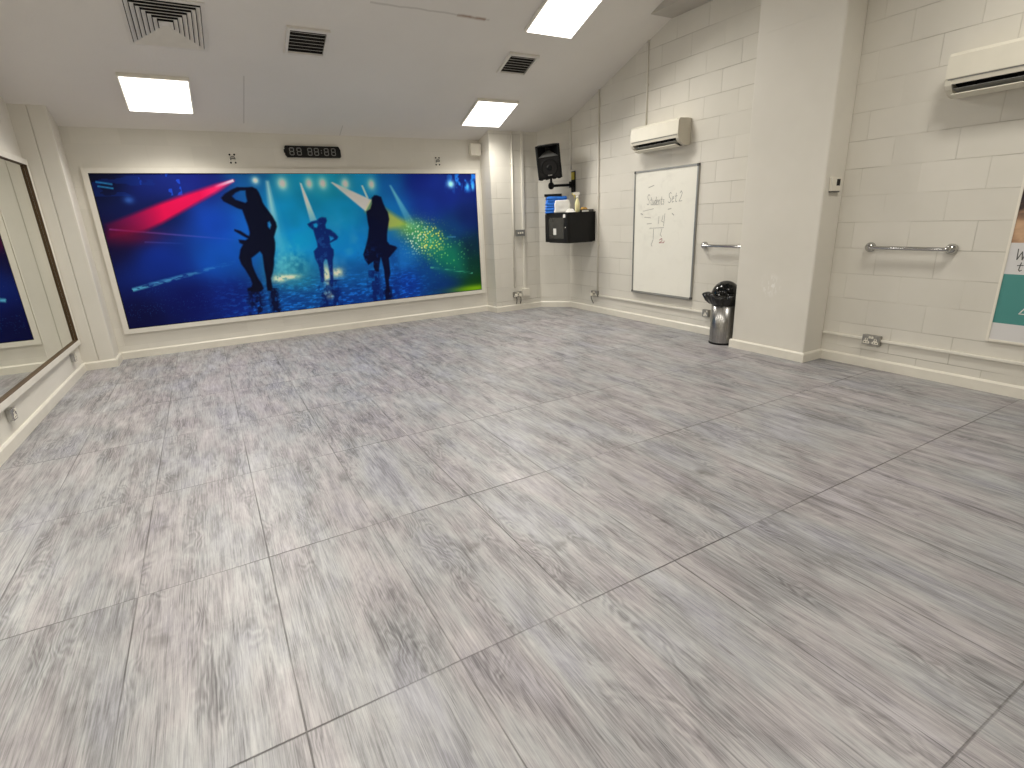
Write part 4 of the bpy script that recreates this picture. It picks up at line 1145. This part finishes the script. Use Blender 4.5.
# the enclosure: a shell whose front opens into the horn
b = MB().prism(plan, 0.0, 0.012, 'Z'); b.prism(plan, HS - 0.012, HS, 'Z')
inner = [(x * 0.93, y * 0.93) for x, y in plan]
n = len(plan)
for k in (2, 3, 4, 5, 0):
    j = (k + 1) % n
    if k == 2 or k == 0: continue
    b.prism([plan[k], plan[j], inner[j], inner[k]], 0.010, HS - 0.010, 'Z')
for s in (-1, 1):
    b.prism([(s * w0, f0 + 0.012), (s * (w0 - 0.012), f0), (s * (w0 - 0.030), f0), (s * (w0 - 0.030), f0 + 0.03), (s * w0 * 0.95, f0 + 0.03)], 0.006, HS - 0.006, 'Z')
b.build('enclosure', M['black'], t)
MB().box(-w0 + 0.028, w0 - 0.028, f0 + 0.010, f0 + 0.020, 0.020, 0.295, 0.004).build('woofer_grille', M['charcoal'], t)
b = MB().lathe([(0.118, 0.0), (0.124, 0.006), (0.118, 0.010), (0.100, 0.004)], (0, f0 + 0.012, 0.150), 36, axis='Y', cap=False)
b.lathe([(0.040, 0.0), (0.038, 0.006), (0.020, 0.009)], (0, f0 + 0.012, 0.150), 24, axis='Y')
b.build('woofer_ring', M['black'], t)
# horn: flared walls narrowing to a dark throat, with the light lower lip
hx0, hx1, hz0, hz1 = -w0 + 0.032, w0 - 0.032, 0.300, 0.440
tx0, tx1, tz0, tz1, ty = -0.030, 0.030, 0.375, 0.430, f0 + 0.11
b = MB()
F = [b.bm.verts.new(v) for v in ((hx0, f0 + 0.006, hz0), (hx1, f0 + 0.006, hz0), (hx1, f0 + 0.006, hz1), (hx0, f0 + 0.006, hz1))]
Tt = [b.bm.verts.new(v) for v in ((tx0, ty, tz0), (tx1, ty, tz0), (tx1, ty, tz1), (tx0, ty, tz1))]
for k in (1, 2, 3):
    b.bm.faces.new((F[k], F[(k + 1) % 4], Tt[(k + 1) % 4], Tt[k]))
b.bm.faces.new(Tt)
bmesh.ops.solidify(b.bm, geom=b.bm.faces[:], thickness=0.003)
b.build('horn', M['black'], t)
b = MB()
Q = [b.bm.verts.new(v) for v in ((hx0, f0 + 0.006, hz0), (hx1, f0 + 0.006, hz0), (tx1, ty, tz0), (tx0, ty, tz0))]
b.bm.faces.new(Q); bmesh.ops.solidify(b.bm, geom=b.bm.faces[:], thickness=0.003)
b.build('horn_lip', M['grey'], t)
MB().box(-0.030, 0.030, f0 + 0.005, f0 + 0.011, 0.042, 0.056, 0.002).build('badge', M['alu'], t)
for x in (-0.13, -0.05, 0.06, 0.13): MB().box(x - 0.022, x + 0.022, f0 + 0.015, f0 + 0.06, -0.012, 0.002, 0.005).build('foot', M['black'], t)

# ------------------------------------------------------------------ camera, world, view
cam = bpy.data.cameras.new('camera'); co = bpy.data.objects.new('camera', cam); COL.objects.link(co)
cam.sensor_width = 36.0; cam.sensor_fit = 'HORIZONTAL'
cam.lens = 36.0 * 527.575 / 1024.0
cam.clip_start = 0.02
pt, rl, yw = (math.radians(a) for a in (17.51265527, -2.46587445, 28.98547461))
f_0 = Vector((math.sin(yw), math.cos(yw), 0)); r_0 = Vector((math.cos(yw), -math.sin(yw), 0)); up = Vector((0, 0, 1))
fw = f_0 * math.cos(pt) - up * math.sin(pt); u_ = up * math.cos(pt) + f_0 * math.sin(pt)
rt = r_0 * math.cos(rl) + u_ * math.sin(rl); u2 = u_ * math.cos(rl) - r_0 * math.sin(rl)
co.matrix_world = Matrix(((rt.x, u2.x, -fw.x, 0), (rt.y, u2.y, -fw.y, 0), (rt.z, u2.z, -fw.z, 1.45), (0, 0, 0, 1)))
SC.camera = co
w = bpy.data.worlds.new('world'); SC.world = w; w.use_nodes = True
w.node_tree.nodes['Background'].inputs[0].default_value = (0.5, 0.5, 0.5, 1)
w.node_tree.nodes['Background'].inputs[1].default_value = 0.02
SC.view_settings.view_transform = 'Standard'
SC.view_settings.look = 'None'
SC.view_settings.gamma = 1.0
SC.view_settings.use_curve_mapping = False
SC.view_settings.exposure = 0.0
SC.cycles.max_bounces = 10
SC.cycles.diffuse_bounces = 6
SC.cycles.use_denoising = True
